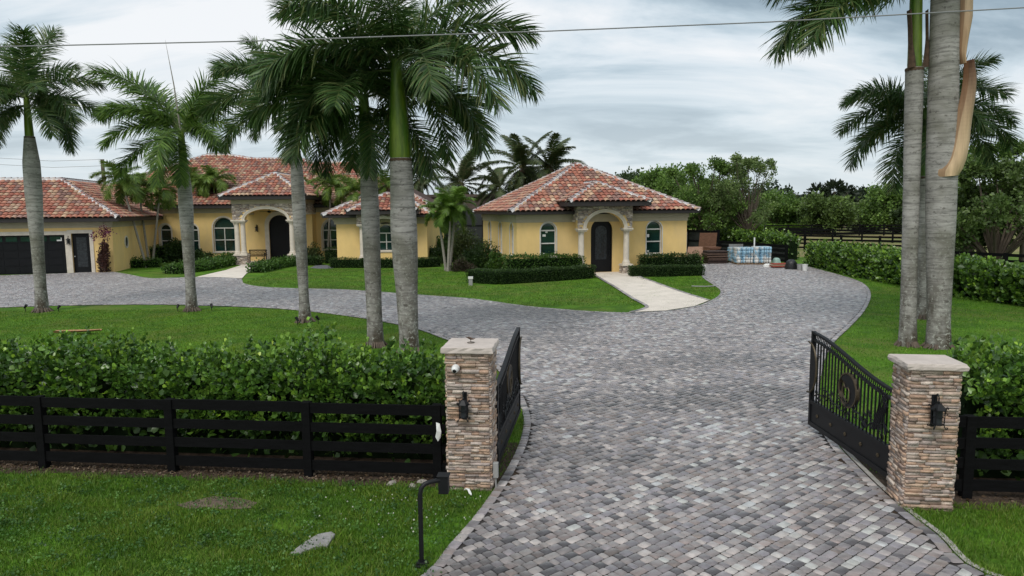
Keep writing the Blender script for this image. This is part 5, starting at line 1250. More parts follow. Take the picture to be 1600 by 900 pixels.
def royal(label, base, shaft_px, crown_px, prof, fronds, kind='royal', spear=None, shaft_r=None, shaft_top_r=None, seed=0, flen=3.6, fill=0, group='royal palms lining the drive', depth=None, shaft=True):
    """base pixel; shaft_px / crown_px: pixels of the crownshaft foot and the crown's heart at the palm's own distance"""
    bx, by = G(*base); root = thing('royal_palm', label, 'palm tree', (bx, by, 0), 0, group)
    s = atY(*shaft_px, by) - Vector((bx, by, 0)); c = atY(*crown_px, by) - Vector((bx, by, 0))
    path = trunk_path((0, 0, -.05), (s.x, 0, s.z), 28); rad = [np.interp(i/28, *zip(*prof)) for i in range(29)]
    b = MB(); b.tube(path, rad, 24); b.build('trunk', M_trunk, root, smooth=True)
    rb_ = MB(); rr = random.Random(seed)
    for k in range(26):
        w = rr.uniform(0, 6.28); r0 = rad[0]*.9; rb_.tube([(r0*math.cos(w)*.9, r0*math.sin(w)*.9, .14), (r0*1.2*math.cos(w), r0*1.2*math.sin(w), .05), (r0*1.55*math.cos(w), r0*1.55*math.sin(w), -.02)], [.03, .03, .015], 5)
    rb_.build('root_collar', M_bark, root)
    rt = rad[-1]
    if shaft:
        sp = [(s.x + (c.x-s.x)*q, 0, s.z-.02 + (c.z-s.z)*q) for q in (0, .05, .15, .35, .6, .8, 1)]; r0 = shaft_r or rt*1.02; r1 = shaft_top_r or rt*.55
        b = MB(); b.tube(sp, [r0*.98, r0*1.03, r0, r0*.82+r1*.18, r0*.5+r1*.5, r1*1.1, r1], 20); b.build('crownshaft', M_shaft, root, smooth=True)
        cl = MB(); cl.lathe([(rt*.98, s.z-.10), (rt*1.05, s.z-.06), (rt*1.04, s.z-.02), (rt*.95, s.z)], (s.x, 0), 16); cl.build('dry_collar', M_brown, root)
    k = 0
    for (az, el_, L) in fronds: k += 1; add_frond(root, (c.x, 0, c.z - (.28 if el_ < 10 else .05)), kind, az, el_, L, seed+k)
    rg = random.Random(seed)
    for i in range(fill): add_frond(root, (c.x, 0, c.z), kind, (i*137.5 + seed*40) % 360, [65, 45, 30, 15, 0, -15][i % 6], flen*rg.uniform(.85, 1.05), seed+k+i)
    if spear:
        e = atY(*spear, by) - Vector((bx, by, 0)); b = MB(); b.tube([(c.x, 0, c.z-.2), ((c.x+e.x)/2+.03, 0, (c.z+e.z)/2), (e.x, 0, e.z)], [.035, .022, .003], 6); b.build('spear_leaf', M_thin, root)
    return root
# azimuth 0 = picture right, 180 = left, 90 = away, 270 = towards the camera
royal('leftmost royal palm on the island lawn, trunk in front of the black garage door', (66, 487), (46, 213), (41, 152), [(0,.27),(.05,.22),(.15,.19),(.4,.21),(.7,.28),(.85,.275),(1,.17)],
      [(75, 78, 3.0), (300, 72, 2.7), (150, 68, 2.7), (5, 42, 2.8), (185, 40, 2.8), (350, 10, 2.5), (170, 5, 2.6), (40, 25, 2.6), (140, 35, 2.5), (215, 15, 2.5), (325, 0, 2.3), (265, 10, 2.3), (90, 10, 2.5), (20, -15, 2.2), (200, -15, 2.2), (250, -20, 2.0)], seed=1, shaft_r=.14, shaft_top_r=.09, fill=6, flen=2.5)
royal('royal palm with a thin upright spear leaf and brighter green fronds, second from the left', (300, 486), (287, 266), (283, 205), [(0,.24),(.06,.2),(.2,.17),(.45,.20),(.75,.25),(.9,.23),(1,.17)],
      [(178, 58, 3.7), (172, 38, 3.4), (150, 62, 3.2), (8, 66, 3.0), (15, 50, 2.8), (60, 60, 2.8), (200, -5, 2.7), (255, -20, 2.2), (285, -30, 2.0), (330, 20, 2.1), (215, 15, 2.7), (100, 50, 2.5), (80, 20, 2.4), (350, 10, 1.9), (145, 35, 2.8)], kind='bright', spear=(258, 62), seed=2, fill=5, flen=2.6, shaft_r=.15, shaft_top_r=.10)
royal('third royal palm from the left with a slim trunk in front of the main porch', (477, 503), (462, 235), (453, 150), [(0,.25),(.04,.2),(.15,.155),(.4,.18),(.7,.21),(.85,.20),(1,.15)],
      [(180, 20, 2.9), (170, 50, 2.9), (195, 0, 2.6), (160, 70, 2.5), (215, -10, 1.8), (5, 35, 2.7), (350, 5, 2.5), (20, 60, 2.5), (330, -10, 1.9), (250, 25, 2.2), (280, 0, 1.8), (90, 30, 2.6), (120, 55, 2.4), (60, 10, 2.5), (230, 45, 2.6), (300, 40, 2.6)], seed=3, shaft_r=.145, shaft_top_r=.09)
royal('fourth royal palm from the left, mottled grey trunk just behind the thickest left trunk', (587, 541), (575, 246), (568, 150), [(0,.25),(.05,.22),(.2,.20),(.45,.22),(.7,.235),(.88,.22),(1,.20)],
      [(185, -30, 2.1), (205, 0, 2.6), (180, 20, 3.2), (170, 45, 3.2), (0, -25, 2.4), (340, -10, 2.8), (15, 15, 3.0), (300, -40, 2.0), (235, 0, 2.8), (270, 25, 2.9), (90, 40, 3.0), (130, 55, 2.9), (45, 35, 3.0), (110, 5, 2.8), (60, -15, 2.4), (220, 45, 3.0), (320, 50, 2.8), (195, -15, 2.2)], seed=4, shaft_r=.20, shaft_top_r=.12)
royal('largest left royal palm with bright green crownshaft, thick pale trunk right behind the front hedge', (640, 549), (626, 247), (619, 92), [(0,.26),(.1,.245),(.3,.27),(.5,.32),(.66,.335),(.85,.29),(1,.27)],
      [(5, 38, 3.6), (350, 22, 3.7), (355, -8, 3.1), (330, 10, 3.5), (345, -32, 2.7), (180, 25, 3.6), (190, 5, 3.5), (170, 48, 3.5), (210, 18, 3.6), (235, 35, 3.4), (275, 40, 3.2), (300, 12, 3.2), (90, 55, 3.3), (60, 35, 3.4), (130, 30, 3.4), (25, 62, 3.3), (155, 8, 3.2), (40, 5, 3.2), (100, 12, 3.2)], seed=5, shaft_r=.265, shaft_top_r=.14, flen=3.6)
r1 = royal('slim royal palm with torn brown sheath round its green crownshaft, at the right', (1418, 540), (1429, 106), (1432, -22), [(0,.235),(.08,.2),(.3,.185),(.6,.19),(.85,.205),(1,.205)],
      [(182, 30, 3.7), (200, 8, 3.5), (178, 10, 3.9), (165, 45, 3.6), (190, 55, 3.4), (90, 40, 3.3), (45, 40, 3.4), (0, 60, 3.2), (315, 55, 3.2), (270, 60, 3.2), (130, 25, 3.5), (225, 45, 3.4)], seed=6, shaft_r=.16, shaft_top_r=.13)
r2 = royal('thickest royal palm on the right with a long tan dry sheath hanging on its trunk', (1466, 543), (1478, -60), (1482, -210), [(0,.30),(.08,.26),(.2,.29),(.35,.335),(.5,.35),(.7,.33),(.9,.31),(1,.28)],
      [(0, 25, 4.0), (340, 20, 4.0), (20, 40, 3.9), (180, 35, 3.9), (200, 25, 3.9), (160, 50, 3.8), (90, 30, 3.8), (60, 55, 3.7), (270, 50, 3.7), (120, 20, 3.8), (310, 40, 3.8), (235, 45, 3.8)], seed=7, shaft_r=.27, shaft_top_r=.15)
royal('smaller royal palm standing behind the two right-hand trunks, full round crown', (1440, 498), (1443, 275), (1446, 172), [(0,.22),(.05,.17),(.2,.14),(.5,.15),(.8,.15),(1,.13)],
      [(180, 15, 2.7), (185, 35, 2.6), (175, 0, 2.7), (200, -30, 2.6), (215, -45, 2.2), (60, 68, 2.4), (5, 38, 2.9), (355, 12, 2.9), (0, -5, 2.6), (25, 50, 2.6), (150, 45, 2.5), (90, 40, 2.5), (120, 10, 2.5), (300, 10, 2.2), (330, 25, 2.5), (265, 30, 2.2), (240, -10, 2.2)], seed=8, fill=5, flen=2.5, shaft_r=.125, shaft_top_r=.09)
# hanging dry sheaths
def sheath(name, label, cat, pts, wid, parent, loc, yoff=-.0, m=None, curl=.16, top_col=(.10, .045, .025), low_col=(.54, .39, .24)):
    """pts: list of (px,py) centre line on depth yy; wid: half widths (m)"""
    pts = smooth_poly(pts, False, 4); wid = [np.interp(i/4, range(len(wid)), wid) for i in range(len(pts))]
    yy = loc[1]; n = len(pts); vs = []
    for i, (px, py) in enumerate(pts):
        p = atY(px, py, yy) - Vector((loc[0], loc[1], 0)); w = wid[i]
        for k, s in enumerate((-1, -.6, -.2, .2, .6, 1)): vs.append((p.x + s*w, yoff + curl*s*s*(1 if True else 0) + .012*math.sin(i*.45), p.z + .02*s))
    mm = len(vs); b = MB(); b.add(vs + [(x, y+.014, z) for x, y, z in vs], [(i*6+k, i*6+k+1, (i+1)*6+k+1, (i+1)*6+k) for i in range(n-1) for k in range(5)] + [(mm+i*6+k, mm+(i+1)*6+k, mm+(i+1)*6+k+1, mm+i*6+k+1) for i in range(n-1) for k in range(5)])
    for ii in range(n-1):
        q = ii/(n-2) if n > 2 else 0
        for k in range(5):
            c_ = np.array(top_col)*(1-min(1, q*1.6)) + np.array(low_col)*min(1, q*1.6)
            if k == 0: c_ = c_*.45 + np.array((.16, .07, .03))*.55
            b.t[ii*5+k] = tuple(c_); b.t[(n-1)*5+ii*5+k] = tuple(c_)
    o = b.build(name, m or M_sheath, parent, smooth=True)
    return o
sheath('dead_sheath', '', '', [(1503, 98), (1505, 125), (1502, 150), (1497, 175), (1493, 200), (1489, 225), (1483, 248), (1475, 266), (1472, 276)], [.11, .16, .18, .20, .22, .24, .26, .30, .24], r2, r2.location, yoff=-.42)
sheath('dead_sheath', '', '', [(1508, -40), (1504, 0), (1502, 30), (1498, 60), (1496, 85), (1497, 102)], [.15, .16, .17, .13, .10, .04], r2, r2.location, yoff=-.32, top_col=(.50, .37, .25), low_col=(.45, .30, .18))
sheath('torn_sheath', '', '', [(1416, 18), (1418, 45), (1418, 70), (1420, 92), (1421, 107)], [.05, .05, .05, .08, .11], r1, r1.location, yoff=-.21, m=M_brown, curl=.09)
sheath('torn_sheath', '', '', [(1443, 18), (1444, 60), (1443, 85), (1442, 107)], [.025, .03, .06, .10], r1, r1.location, yoff=-.20, m=M_brown, curl=.07)

# ---------------- slim garden palms
def slim_palm(label, base, top_px, r=.075, kind='small', L=1.35, n=12, seed=0, curve=0.0, group='slim palms by the house', yy=None, elevs=(70, 50, 35, 20, 0, -20)):
    bx, by = G(*base); root = thing('garden_palm', label, 'palm tree', (bx, by, 0), 0, group)
    c = atY(*top_px, yy or by) - Vector((bx, by, 0))
    path = trunk_path((0, 0, -.03), (c.x, c.y if yy else 0, c.z), 12, curve, (1, 0)); b = MB(); m = len(path)
    b.tube(path[:-2], [r*(1.5 if i == 0 else 1.15-.35*i/m) for i in range(m-2)], 10); b.build('trunk', M_thin, root, smooth=True)
    b = MB(); b.tube(path[-3:], [r*.95, r*.75, r*.4], 8); b.build('crownshaft', M_shaft, root, smooth=True)
    rg = random.Random(seed)
    for i in range(n): add_frond(root, path[-1], kind, (i*137.5+seed*53) % 360, elevs[i % len(elevs)], L*rg.uniform(.8, 1.1), seed+i)
    return root
S_ = [('slim palm leaning left, leftmost of the three by the garage side wall', (229, 418), (190, 283), 1.7, 0), ('slim upright palm, middle of the three by the garage side wall', (233, 414), (216, 292), 1.35, 0), ('slim palm leaning right, rightmost of the three by the garage side wall', (238, 414), (250, 298), 1.5, 0),
      ('slim curved palm just right of the second royal palm trunk', (328, 405), (296, 283), 1.35, .1), ('slim palm in front of the wide arched window beside the porch', (338, 406), (334, 283), 1.6, 0), ('thin palm stem close behind the palm at the wide arched window', (341, 406), (322, 288), 1.2, 0),
      ('slim leaning palm just right of the main porch', (497, 402), (485, 292), 1.35, .05), ('slim palm in front of the arched window right of the porch', (512, 408), (517, 292), 1.5, 0),
      ('slim palm with hanging fronds left of the fourth royal palm trunk', (575, 410), (556, 302), 1.7, .1), ('slim palm between the two thick trunks in front of the wing bay', (597, 410), (603, 290), 1.5, 0)]
for i, (lab, b_, t_, L, cv) in enumerate(S_): slim_palm(lab, b_, t_, L=L*1.1, n=16, seed=i+1, curve=cv)
for i, (b_, t_, L, lab) in enumerate([((697, 423), (685, 333), 1.35, 'lime green slim palm leaning left, leftmost of the trio on the lawn'), ((700, 424), (704, 330), 1.5, 'lime green slim palm, middle of the trio on the lawn'), ((703, 423), (712, 322), 1.6, 'lime green slim palm, rightmost of the trio on the lawn')]):
    slim_palm(lab, b_, t_, kind='lime', L=L, n=13, seed=20+i, group='lime green palm trio')
# coconut palms behind
def coco(label, px, yy, cy, L, n, seed, bx=None):
    c = atY(px, cy, yy); x0 = atY(bx or px, 340, yy).x; root = thing('coconut_palm', label, 'palm tree', (x0, yy, 0), 0, 'coconut palms behind the houses')
    b = MB(); b.tube(trunk_path((0, 0, 0), (c.x-x0, 0, c.z), 10, .25), [.28, .22, .2, .18, .17, .16, .16, .16, .16, .16, .15], 8); b.build('trunk', M_bark, root)
    nn = MB(); rg = random.Random(seed)
    for k in range(7): w = k*.9; nn.lathe([(.02, c.z-.55), (.14, c.z-.42), (.14, c.z-.28), (.02, c.z-.15)], (c.x-x0+.28*math.cos(w), .28*math.sin(w)), 7)
    nn.build('coconuts', M_brown, root)
    for i in range(n): add_frond(root, (c.x-x0, 0, c.z), 'coco', (i*137.5+seed*31) % 360, [70, 50, 30, 10, -10, -30, -50][i % 7], L*rg.uniform(.85, 1.1), seed+i)
coco('coconut palm with upright fronds just right of the thickest left trunk', 657, 70, 278, 3.2, 22, 1)
coco('low spreading coconut palm between the thickest left trunk and the guest house', 721, 66, 288, 4.3, 24, 2)
coco('small dark coconut palm left of the tall pair', 781, 62, 296, 2.9, 22, 3)
coco('tall full coconut palm, left one of the pair behind the guest house roof', 816, 66, 262, 4.2, 34, 4)
coco('tall dark coconut palm, right one of the pair behind the guest house roof', 859, 68, 262, 4.0, 34, 5)

# ---------------- hedges
def shoots_hedge(label, cat, line, half_w, height, dens, leaf, cols, seed, name='hedge', core=True, top_j=.22, per=9, bare=.0, spikes=0.06, fold=1.0, sheen=None):
    """informal big-leaved hedge along a polyline of world points"""
    r = np.random.default_rng(seed); line = [np.array(p, float) for p in line]
    segL = [np.hypot(*(b-a)) for a, b in zip(line[:-1], line[1:])]; tot = sum(segL); cum = np.cumsum([0]+segL)
    root = thing(name, label, cat, (*line[0], 0), 0)
    def at(s):
        i = np.clip(np.searchsorted(cum, s, 'right')-1, 0, len(segL)-1); t = (s-cum[i])/np.array(segL)[i]; A = np.array(line)
        p = A[i] + (A[i+1]-A[i])*t[:, None]; d = norm(A[i+1]-A[i]); return p, np.stack([-d[:, 1], d[:, 0]], 1)
    ns = int(tot * dens); s = r.uniform(0, tot, ns)
    ph = r.uniform(0, 2*math.pi); 
    # positions on a rounded cross-section
    w = r.uniform(0, 1, ns); ang = math.pi*w; top = r.random(ns) < .42
    hloc = height*(1 + .07*np.sin(s*1.7+ph) + .05*np.sin(s*4.1+2*ph)) + r.normal(0, top_j*.35, ns)
    off = np.where(top, r.uniform(-1, 1, ns)*half_w*.9, np.sign(r.normal(size=ns))*half_w*(.82+.22*r.random(ns)+.08*np.sin(s*2.9)))
    z = np.where(top, hloc - .14*(off/half_w)**2*height*.5, bare*height + (hloc*.97-bare*height)*r.random(ns)**.85)
    spike = r.random(ns) < spikes; z = np.where(spike & top, z + r.uniform(.05, .28, ns)*top_j*3.2, z)
    p, nn = at(s); P = np.stack([p[:, 0]+nn[:, 0]*off, p[:, 1]+nn[:, 1]*off, z], 1) - np.array([*line[0], 0])
    out = np.stack([nn[:, 0]*off/half_w, nn[:, 1]*off/half_w, np.where(top, 1.2, .65)], 1); ax = norm(out + r.normal(0, .30, (ns, 3)))
    # leaves on each shoot
    k = per; idx = np.repeat(np.arange(ns), k); q = np.tile(np.linspace(0, 1, k), ns); A = ax[idx]
    rad = norm(np.cross(A, norm(r.normal(size=A.shape)))); Lsh = leaf*2.6
    PP = P[idx] - A*(1-q)[:, None]*Lsh + r.normal(0, leaf*.1, A.shape); DD = norm(rad*(1.15-.75*q)[:, None] + A*(.35+.7*q)[:, None])
    sz = leaf*(1.1-.35*q)*r.uniform(.75, 1.2, len(q))
    tint = ctint(cols, ns, r, .12)[idx]*(1+r.normal(0, .12, (len(q), 1)))
    tip = (q > .75)[:, None] * np.where(r.random(ns)[idx] < .35, 1.0, .25)[:, None]; tint = tint*(1+tip*np.array([1.15, .85, .25]))
    leaf_cloud('foliage', PP, DD, sz, np.clip(tint, .003, .5), M_gleaf, root, 1.0, r)
    # inner leaves and stems
    ni = int(tot*dens*3.0); s2 = r.uniform(0, tot, ni); p2, n2 = at(s2); o2 = r.uniform(-.85, .85, ni)*half_w; z2 = height*(.05+.87*r.random(ni)**.7)
    P2 = np.stack([p2[:, 0]+n2[:, 0]*o2, p2[:, 1]+n2[:, 1]*o2, z2], 1) - np.array([*line[0], 0])
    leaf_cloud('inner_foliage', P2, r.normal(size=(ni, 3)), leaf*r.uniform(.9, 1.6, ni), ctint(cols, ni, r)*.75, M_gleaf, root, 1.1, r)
    st = MB(); rg = random.Random(seed)
    for i in range(int(tot*3)):
        s3 = np.array([rg.uniform(0, tot)]); p3, n3 = at(s3); o = rg.uniform(-.6, .6)*half_w; x, y = p3[0]+n3[0]*o-line[0]; st.tube([(x, y, 0), (x+rg.uniform(-.08, .08), y+rg.uniform(-.08, .08), height*.45), (x+rg.uniform(-.2, .2), y+rg.uniform(-.2, .2), height*.9)], [.018, .014, .006], 5, cap=False)
    st.build('stems', M_bark, root)
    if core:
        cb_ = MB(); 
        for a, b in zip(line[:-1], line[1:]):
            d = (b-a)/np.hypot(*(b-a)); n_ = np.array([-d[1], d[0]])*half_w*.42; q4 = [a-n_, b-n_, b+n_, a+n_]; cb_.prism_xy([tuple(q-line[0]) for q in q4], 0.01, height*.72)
        cb_.build('inner_shade_core', M_core, root)  # solid near-black filler; the hedge's inner shade is put into its colour
    return root
clus = [(.066,.145,.020),(.084,.175,.024),(.048,.110,.018),(.115,.215,.030),(.036,.085,.016)]
clus = [tuple(1.12*v for v in c) for c in clus]
hl0, hl1 = fpt(-10.2, 1.00), fpt(.02, 1.02)
shoots_hedge('long waist-high hedge of round glossy leaves behind the black fence left of the gate', 'hedge', [hl0, fpt(-5, 1.0), hl1], .62, 1.41, 300, .084, clus, 11, per=10, bare=.34, spikes=.16, top_j=.30)
shoots_hedge('round-leaved hedge behind the black fence at the right edge, beside the right gate pier', 'hedge', [fpt(6.75, .95), fpt(9.0, 1.0), fpt(11, 1.0)], .62, 1.54, 300, .084, clus, 12, per=10, bare=.28, spikes=.16, top_j=.30)
hr = [G(1262, 417), G(1330, 433), G(1420, 452), G(1500, 468), G(1600, 482), G(1750, 512)]
hr = [(x+1.0, y+.6) for x, y in hr]
shoots_hedge('tall leafy hedge running along the right side of the drive behind the side lawn', 'hedge', hr, .95, 1.36, 115, .17, [(.070,.145,.022),(.088,.175,.026),(.055,.120,.020),(.11,.205,.034)], 13, per=8, spikes=.12)
def clipped(label, line, hw_, h, n_m, leaf, cols, seed, name='clipped_hedge', cat='hedge', rough=.04):
    r = np.random.default_rng(seed); line = [np.array(p, float) for p in line]; root = thing(name, label, cat, (*line[0], 0), 0)
    Pl, Dl = [], []
    cb_ = MB()
    for i, (a, b) in enumerate(zip(line[:-1], line[1:])):
        L = np.hypot(*(b-a)); d = (b-a)/L; nn = np.array([-d[1], d[0]]); n = int(L*n_m)
        s = r.uniform(-.1, L+.1, n); face = r.choice(4, n, p=[.36, .30, .14, .20])
        o = np.where(face == 0, -hw_, np.where(face == 2, hw_, r.uniform(-hw_, hw_, n))); z = np.where(face == 1, h, r.uniform(.02, h, n)); z = np.where(face == 3, r.uniform(.02, h, n), z)
        s = np.where((face == 3), np.where(r.random(n) < .5, -.08, L+.08), s)
        z = z*(1+.05*np.sin(s*2.3+i)); P = np.stack([a[0]+d[0]*s+nn[0]*o, a[1]+d[1]*s+nn[1]*o, z], 1) + r.normal(0, rough, (n, 3)); P[:, 2] = np.maximum(P[:, 2], .01)
        D = np.stack([nn[0]*np.sign(o), nn[1]*np.sign(o), np.ones(n)*.8], 1) + r.normal(0, .7, (n, 3)); Pl.append(P - np.array([*line[0], 0])); Dl.append(D)
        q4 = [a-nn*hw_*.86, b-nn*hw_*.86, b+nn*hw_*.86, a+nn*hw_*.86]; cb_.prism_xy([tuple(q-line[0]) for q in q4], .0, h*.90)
    P = np.concatenate(Pl); D = np.concatenate(Dl); leaf_cloud('foliage', P, D, leaf*r.uniform(.7, 1.3, len(P)), ctint(cols, len(P), r), M_leaf, root, .9, r)
    cb_.build('inner_shade_core', M_core, root); return root  # dark box under the leaves, painted as the shade inside the hedge
dkg = [(.040,.078,.020),(.050,.095,.023),(.030,.062,.018),(.062,.112,.028)]
mdg = [(.060,.130,.022),(.075,.155,.027),(.045,.105,.020),(.095,.180,.032)]
clipped('low clipped dark hedge curving in front of the guest house, left of the walk', [G(738, 441), G(780, 443.5), G(860, 438.5), G(921, 434)], .40, .62, 1300, .055, dkg, 1, rough=.02)
clipped('leafy rounder hedge under the left window of the guest house', [gl(-.15, -.25), gl(1.9, -.10), gl(3.9, -.12)], .46, 1.05, 1100, .085, mdg, 2, rough=.06)
clipped('low clipped dark hedge in front of the guest house, right of the walk', [G(986, 432), G(1040, 431.5), G(1093, 430)], .38, .52, 1300, .055, dkg, 3, rough=.02)
clipped('leafy dark hedge under the right window of the guest house', [gl(7.55, -.10), gl(9.2, -.10), gl(10.95, -.10)], .42, .92, 1100, .080, dkg, 4, rough=.05)
clipped('rounded dark hedge at the foot of the garage side wall', [G(187, 415), G(215, 412), G(262, 408)], .6, 1.15, 500, .10, mdg, 5, rough=.07)
clipped('low loose hedge in front of the rounded hedge by the garage', [G(178, 419), G(210, 418), G(248, 417)], .45, .5, 500, .10, mdg, 6, rough=.08)
clipped('low ground-hugging green border left of the main walk', [G(268, 428), G(310, 423), G(350, 415), G(374, 407)], .55, .45, 500, .12, mdg, 7, rough=.10)
clipped('low leafy border right of the main walk beside the lawn', [G(401, 426), G(425, 420), G(452, 415), G(470, 411)], .42, .42, 500, .12, mdg, 8, rough=.10)
clipped('dark clipped hedge under the arched window right of the porch', [G(512, 411), G(560, 411)], .5, 1.0, 700, .08, dkg, 9, rough=.04)
clipped('low clipped dark hedge along the lawn in front of the wing', [G(520, 418), G(570, 418), G(620, 418), G(660, 417.5), G(684, 416)], .42, .55, 700, .07, dkg, 10, rough=.03)
clipped('taller dark hedge against the wing wall behind the low hedge', [G(600, 411), G(650, 411), G(690, 410)], .5, .95, 700, .08, dkg, 11, rough=.04)
clipped('dark hedge behind the clipped hedge at the third royal palm', [G(470, 414), G(500, 414)], .5, .5, 600, .09, dkg, 12, rough=.06)
clipped('bright green clipped hedge far away beyond the board fences', [atY(1130, 358, 92).xy[:], atY(1286, 357, 92).xy[:]], 1.5, atY(1240, 352.5, 92).z, 900, .24, [(.13,.24,.03),(.16,.28,.04)], 13, rough=.06)

def bush(label, px, py, rx, rz_, n, leaf, cols, seed, name='shrub', cat='shrub', ry=None, stems=True, z0=.15, shape=1.0, yy=None):
    r = np.random.default_rng(seed); g = G(px, py) if yy is None else (atY(px, py, yy).x, yy); root = thing(name, label, cat, (*g, 0), 0); ry = ry or rx
    nb = max(6, n//160); cc = norm(r.normal(size=(nb, 3)))*(r.random((nb, 1))**.4); cc[:, 2] = abs(cc[:, 2]) 
    i = r.integers(0, nb, n); P = cc[i]*.72 + norm(r.normal(size=(n, 3)))*(r.random((n, 1))**.4)*.36; P = P*np.array([rx, ry, rz_]) ; P[:, 2] = np.maximum(P[:, 2], 0) + z0*rz_*(.2)
    D = norm(P*np.array([1, 1, .8]) + np.array([0, 0, .4])) + r.normal(0, .6, (n, 3)); ti = ctint(cols, nb, r, .15)[i]*(1+r.normal(0, .15, (n, 1)))
    leaf_cloud('foliage', P, D, leaf*r.uniform(.7, 1.3, n), np.clip(ti, .003, .5), M_leaf, root, .9, r)
    st = MB()
    for k in range(min(nb, 14)): c = cc[k]*np.array([rx, ry, rz_])*.8; st.tube([(0, 0, 0), (c[0]*.4, c[1]*.4, c[2]*.55), tuple(c)], [.03, .02, .008], 5, cap=False)
    st.build('stems', M_bark, root); return root
olive = [(.050,.075,.020),(.060,.090,.025),(.040,.060,.018),(.075,.095,.035)]
bush('dark loose shrub between the three lime green palms and the guest house', 752, 420, 1.5, 2.0, 5200, .11, dkg, 1)
bush('tall olive green shrub behind the lawn trio, in front of the dark screen', 728, 405, 1.5, 3.0, 4200, .14, olive, 2, yy=48)
bush('purplish brown low shrub right of the lime green palm trio', 724, 424, .8, .95, 2200, .08, [(.085,.055,.045),(.065,.050,.035),(.06,.075,.03)], 3)
bush('mid green round shrub at the left corner of the guest house', 776, 424, .75, 1.15, 2600, .10, mdg, 4)
bush('bright green shrub behind the olive shrub by the screen', 704, 405, 1.6, 2.1, 3000, .15, mdg, 5, yy=52)
bush('dark shrub left of the olive shrub beside the wing end wall', 690, 408, 1.2, 1.5, 2200, .12, dkg, 6, yy=47)
bush('tiny conifer-like bush at the right corner of the guest house', 1088, 424, .42, 1.35, 2200, .07, dkg, 7)
bush('wide olive shrub in front of the porch right column, behind the third royal palm', 487, 411, 1.05, 1.5, 2600, .11, olive, 8)
bush('dark green shrub under the small arched window left of the second royal palm', 279, 409, 1.3, 1.75, 3400, .12, dkg, 9)
bush('dark low shrub right of the second royal palm trunk', 314, 410, 1.0, 1.1, 2000, .12, dkg, 10)
red = [(.09,.015,.02),(.13,.02,.03),(.05,.03,.02)]
bush('dark red ti plant below the wide arched window, left one', 324, 404, .35, .75, 420, .16, red, 11, 'ti_plant', 'plant')
bush('dark red ti plant next to the porch pedestal', 358, 404, .5, .8, 520, .16, red, 12, 'ti_plant', 'plant')
bush('yellow-green tufts at the left end of the guest house hedge', 777, 435, .8, .38, 1200, .10, [(.12,.17,.03),(.09,.14,.03)], 13)
# bougainvillea on the garage wall
bq = ql(qw(165.5, 400)[0], -.40)
bgv = bush('brown and magenta bougainvillea climbing the garage corner', 163, 422.5, .50, 2.2, 2200, .10, [(.10,.045,.035),(.085,.06,.04),(.07,.035,.03)], 14, 'bougainvillea', 'plant', ry=.3)
bgv.location = (*bq, 0)
r_ = np.random.default_rng(3); P = np.concatenate([r_.normal(0, 1, (210, 3))*np.array([.20, .12, .20])+np.array([.22, -.1, 2.45]), r_.normal(0, 1, (50, 3))*np.array([.12, .1, .15])+np.array([-.38, -.1, 2.2])])
leaf_cloud('blossoms', P, r_.normal(size=P.shape), np.full(len(P), .09), ctint([(.16,.012,.09),(.15,.01,.07),(.10,.02,.04)], len(P), r_), M_leaf, bgv, 1.1, r_)
# gravel patch by the third palm
o = sheet('gravel_bed', pxpoly([(484, 419), (494, 414.5), (512, 414.5), (522, 419), (505, 420.5)]), .012, mat('gravel', (.12, .125, .14), rough=.9, nscale=30, namt=.5, bump=.8))

# ---------------- trees
def tree(label, px, yy, top_py, width_px, cols, seed, n=9000, leaf=.20, base_frac=.28, name='leafy_tree', blobs=26, squash=1.0, spiky=0.0, trunk_r=.22, group=None, airy=.0, branch_show=0, m=None):
    r = np.random.default_rng(seed); rg = random.Random(seed); x0 = atY(px, 345, yy).x; H = atY(px, top_py, yy).z; W = width_px/FPX*yy/2
    root = thing(name, label, 'tree', (x0, yy, 0), 0, group)
    z0 = H*base_frac; cc = []
    while len(cc) < blobs:
        q = r.uniform(-1, 1, 3)
        if np.linalg.norm(q) < 1: cc.append(q)
    cc = np.array(cc); C3 = cc*np.array([W*.84, W*.84, (H-z0)/2*.86]) + np.array([0, 0, (H+z0)/2]); br = (.30+.22*r.random(blobs))*min(W, (H-z0)/2)*(1-airy*.3)
    if spiky:
        for k in range(int(8*spiky)): C3[k, 2] = H*(.9+.12*r.random()); br[k] *= .45
    # leaf clumps
    nc = int(n/14); bi = r.integers(0, blobs, nc); u = norm(r.normal(size=(nc, 3)))*(r.random((nc, 1))**(.45)); cp = C3[bi] + u*br[bi][:, None]*np.array([1, 1, .8*squash])
    tc_ = ctint(cols, nc, r, .16)
    i = np.repeat(np.arange(nc), 14); P = cp[i] + r.normal(0, leaf*.75, (len(i), 3)); D = norm(u[i]+np.array([0, 0, .3])) + r.normal(0, .7, (len(i), 3))
    leaf_cloud('crown', P, D, leaf*r.uniform(.6, 1.3, len(i)), np.clip(tc_[i]*(1+r.normal(0, .14, (len(i), 1))), .003, .5), m or M_leaf, root, .95, r)
    t = MB(); tr = trunk_r; fork = (rg.uniform(-.2, .2), 0, z0*.75); t.tube([(0, 0, -.1), (rg.uniform(-.1, .1), 0, z0*.4), fork], [tr*1.3, tr, tr*.85], 9)
    for k in range(blobs):
        c = C3[k]; mid = (fork[0]+(c[0]-fork[0])*.5+rg.uniform(-.3, .3), (c[1])*.5, fork[2]+(c[2]-fork[2])*.6); t.tube([fork, mid, tuple(c)], [tr*.5, tr*.28, tr*.08], 5, cap=False)
    t.build('trunk', M_bark, root); return root
g1 = [(.115,.20,.040),(.14,.235,.048),(.085,.155,.034),(.18,.28,.065)]
g2 = [(.13,.175,.070),(.155,.205,.085),(.10,.14,.058),(.18,.23,.10)]
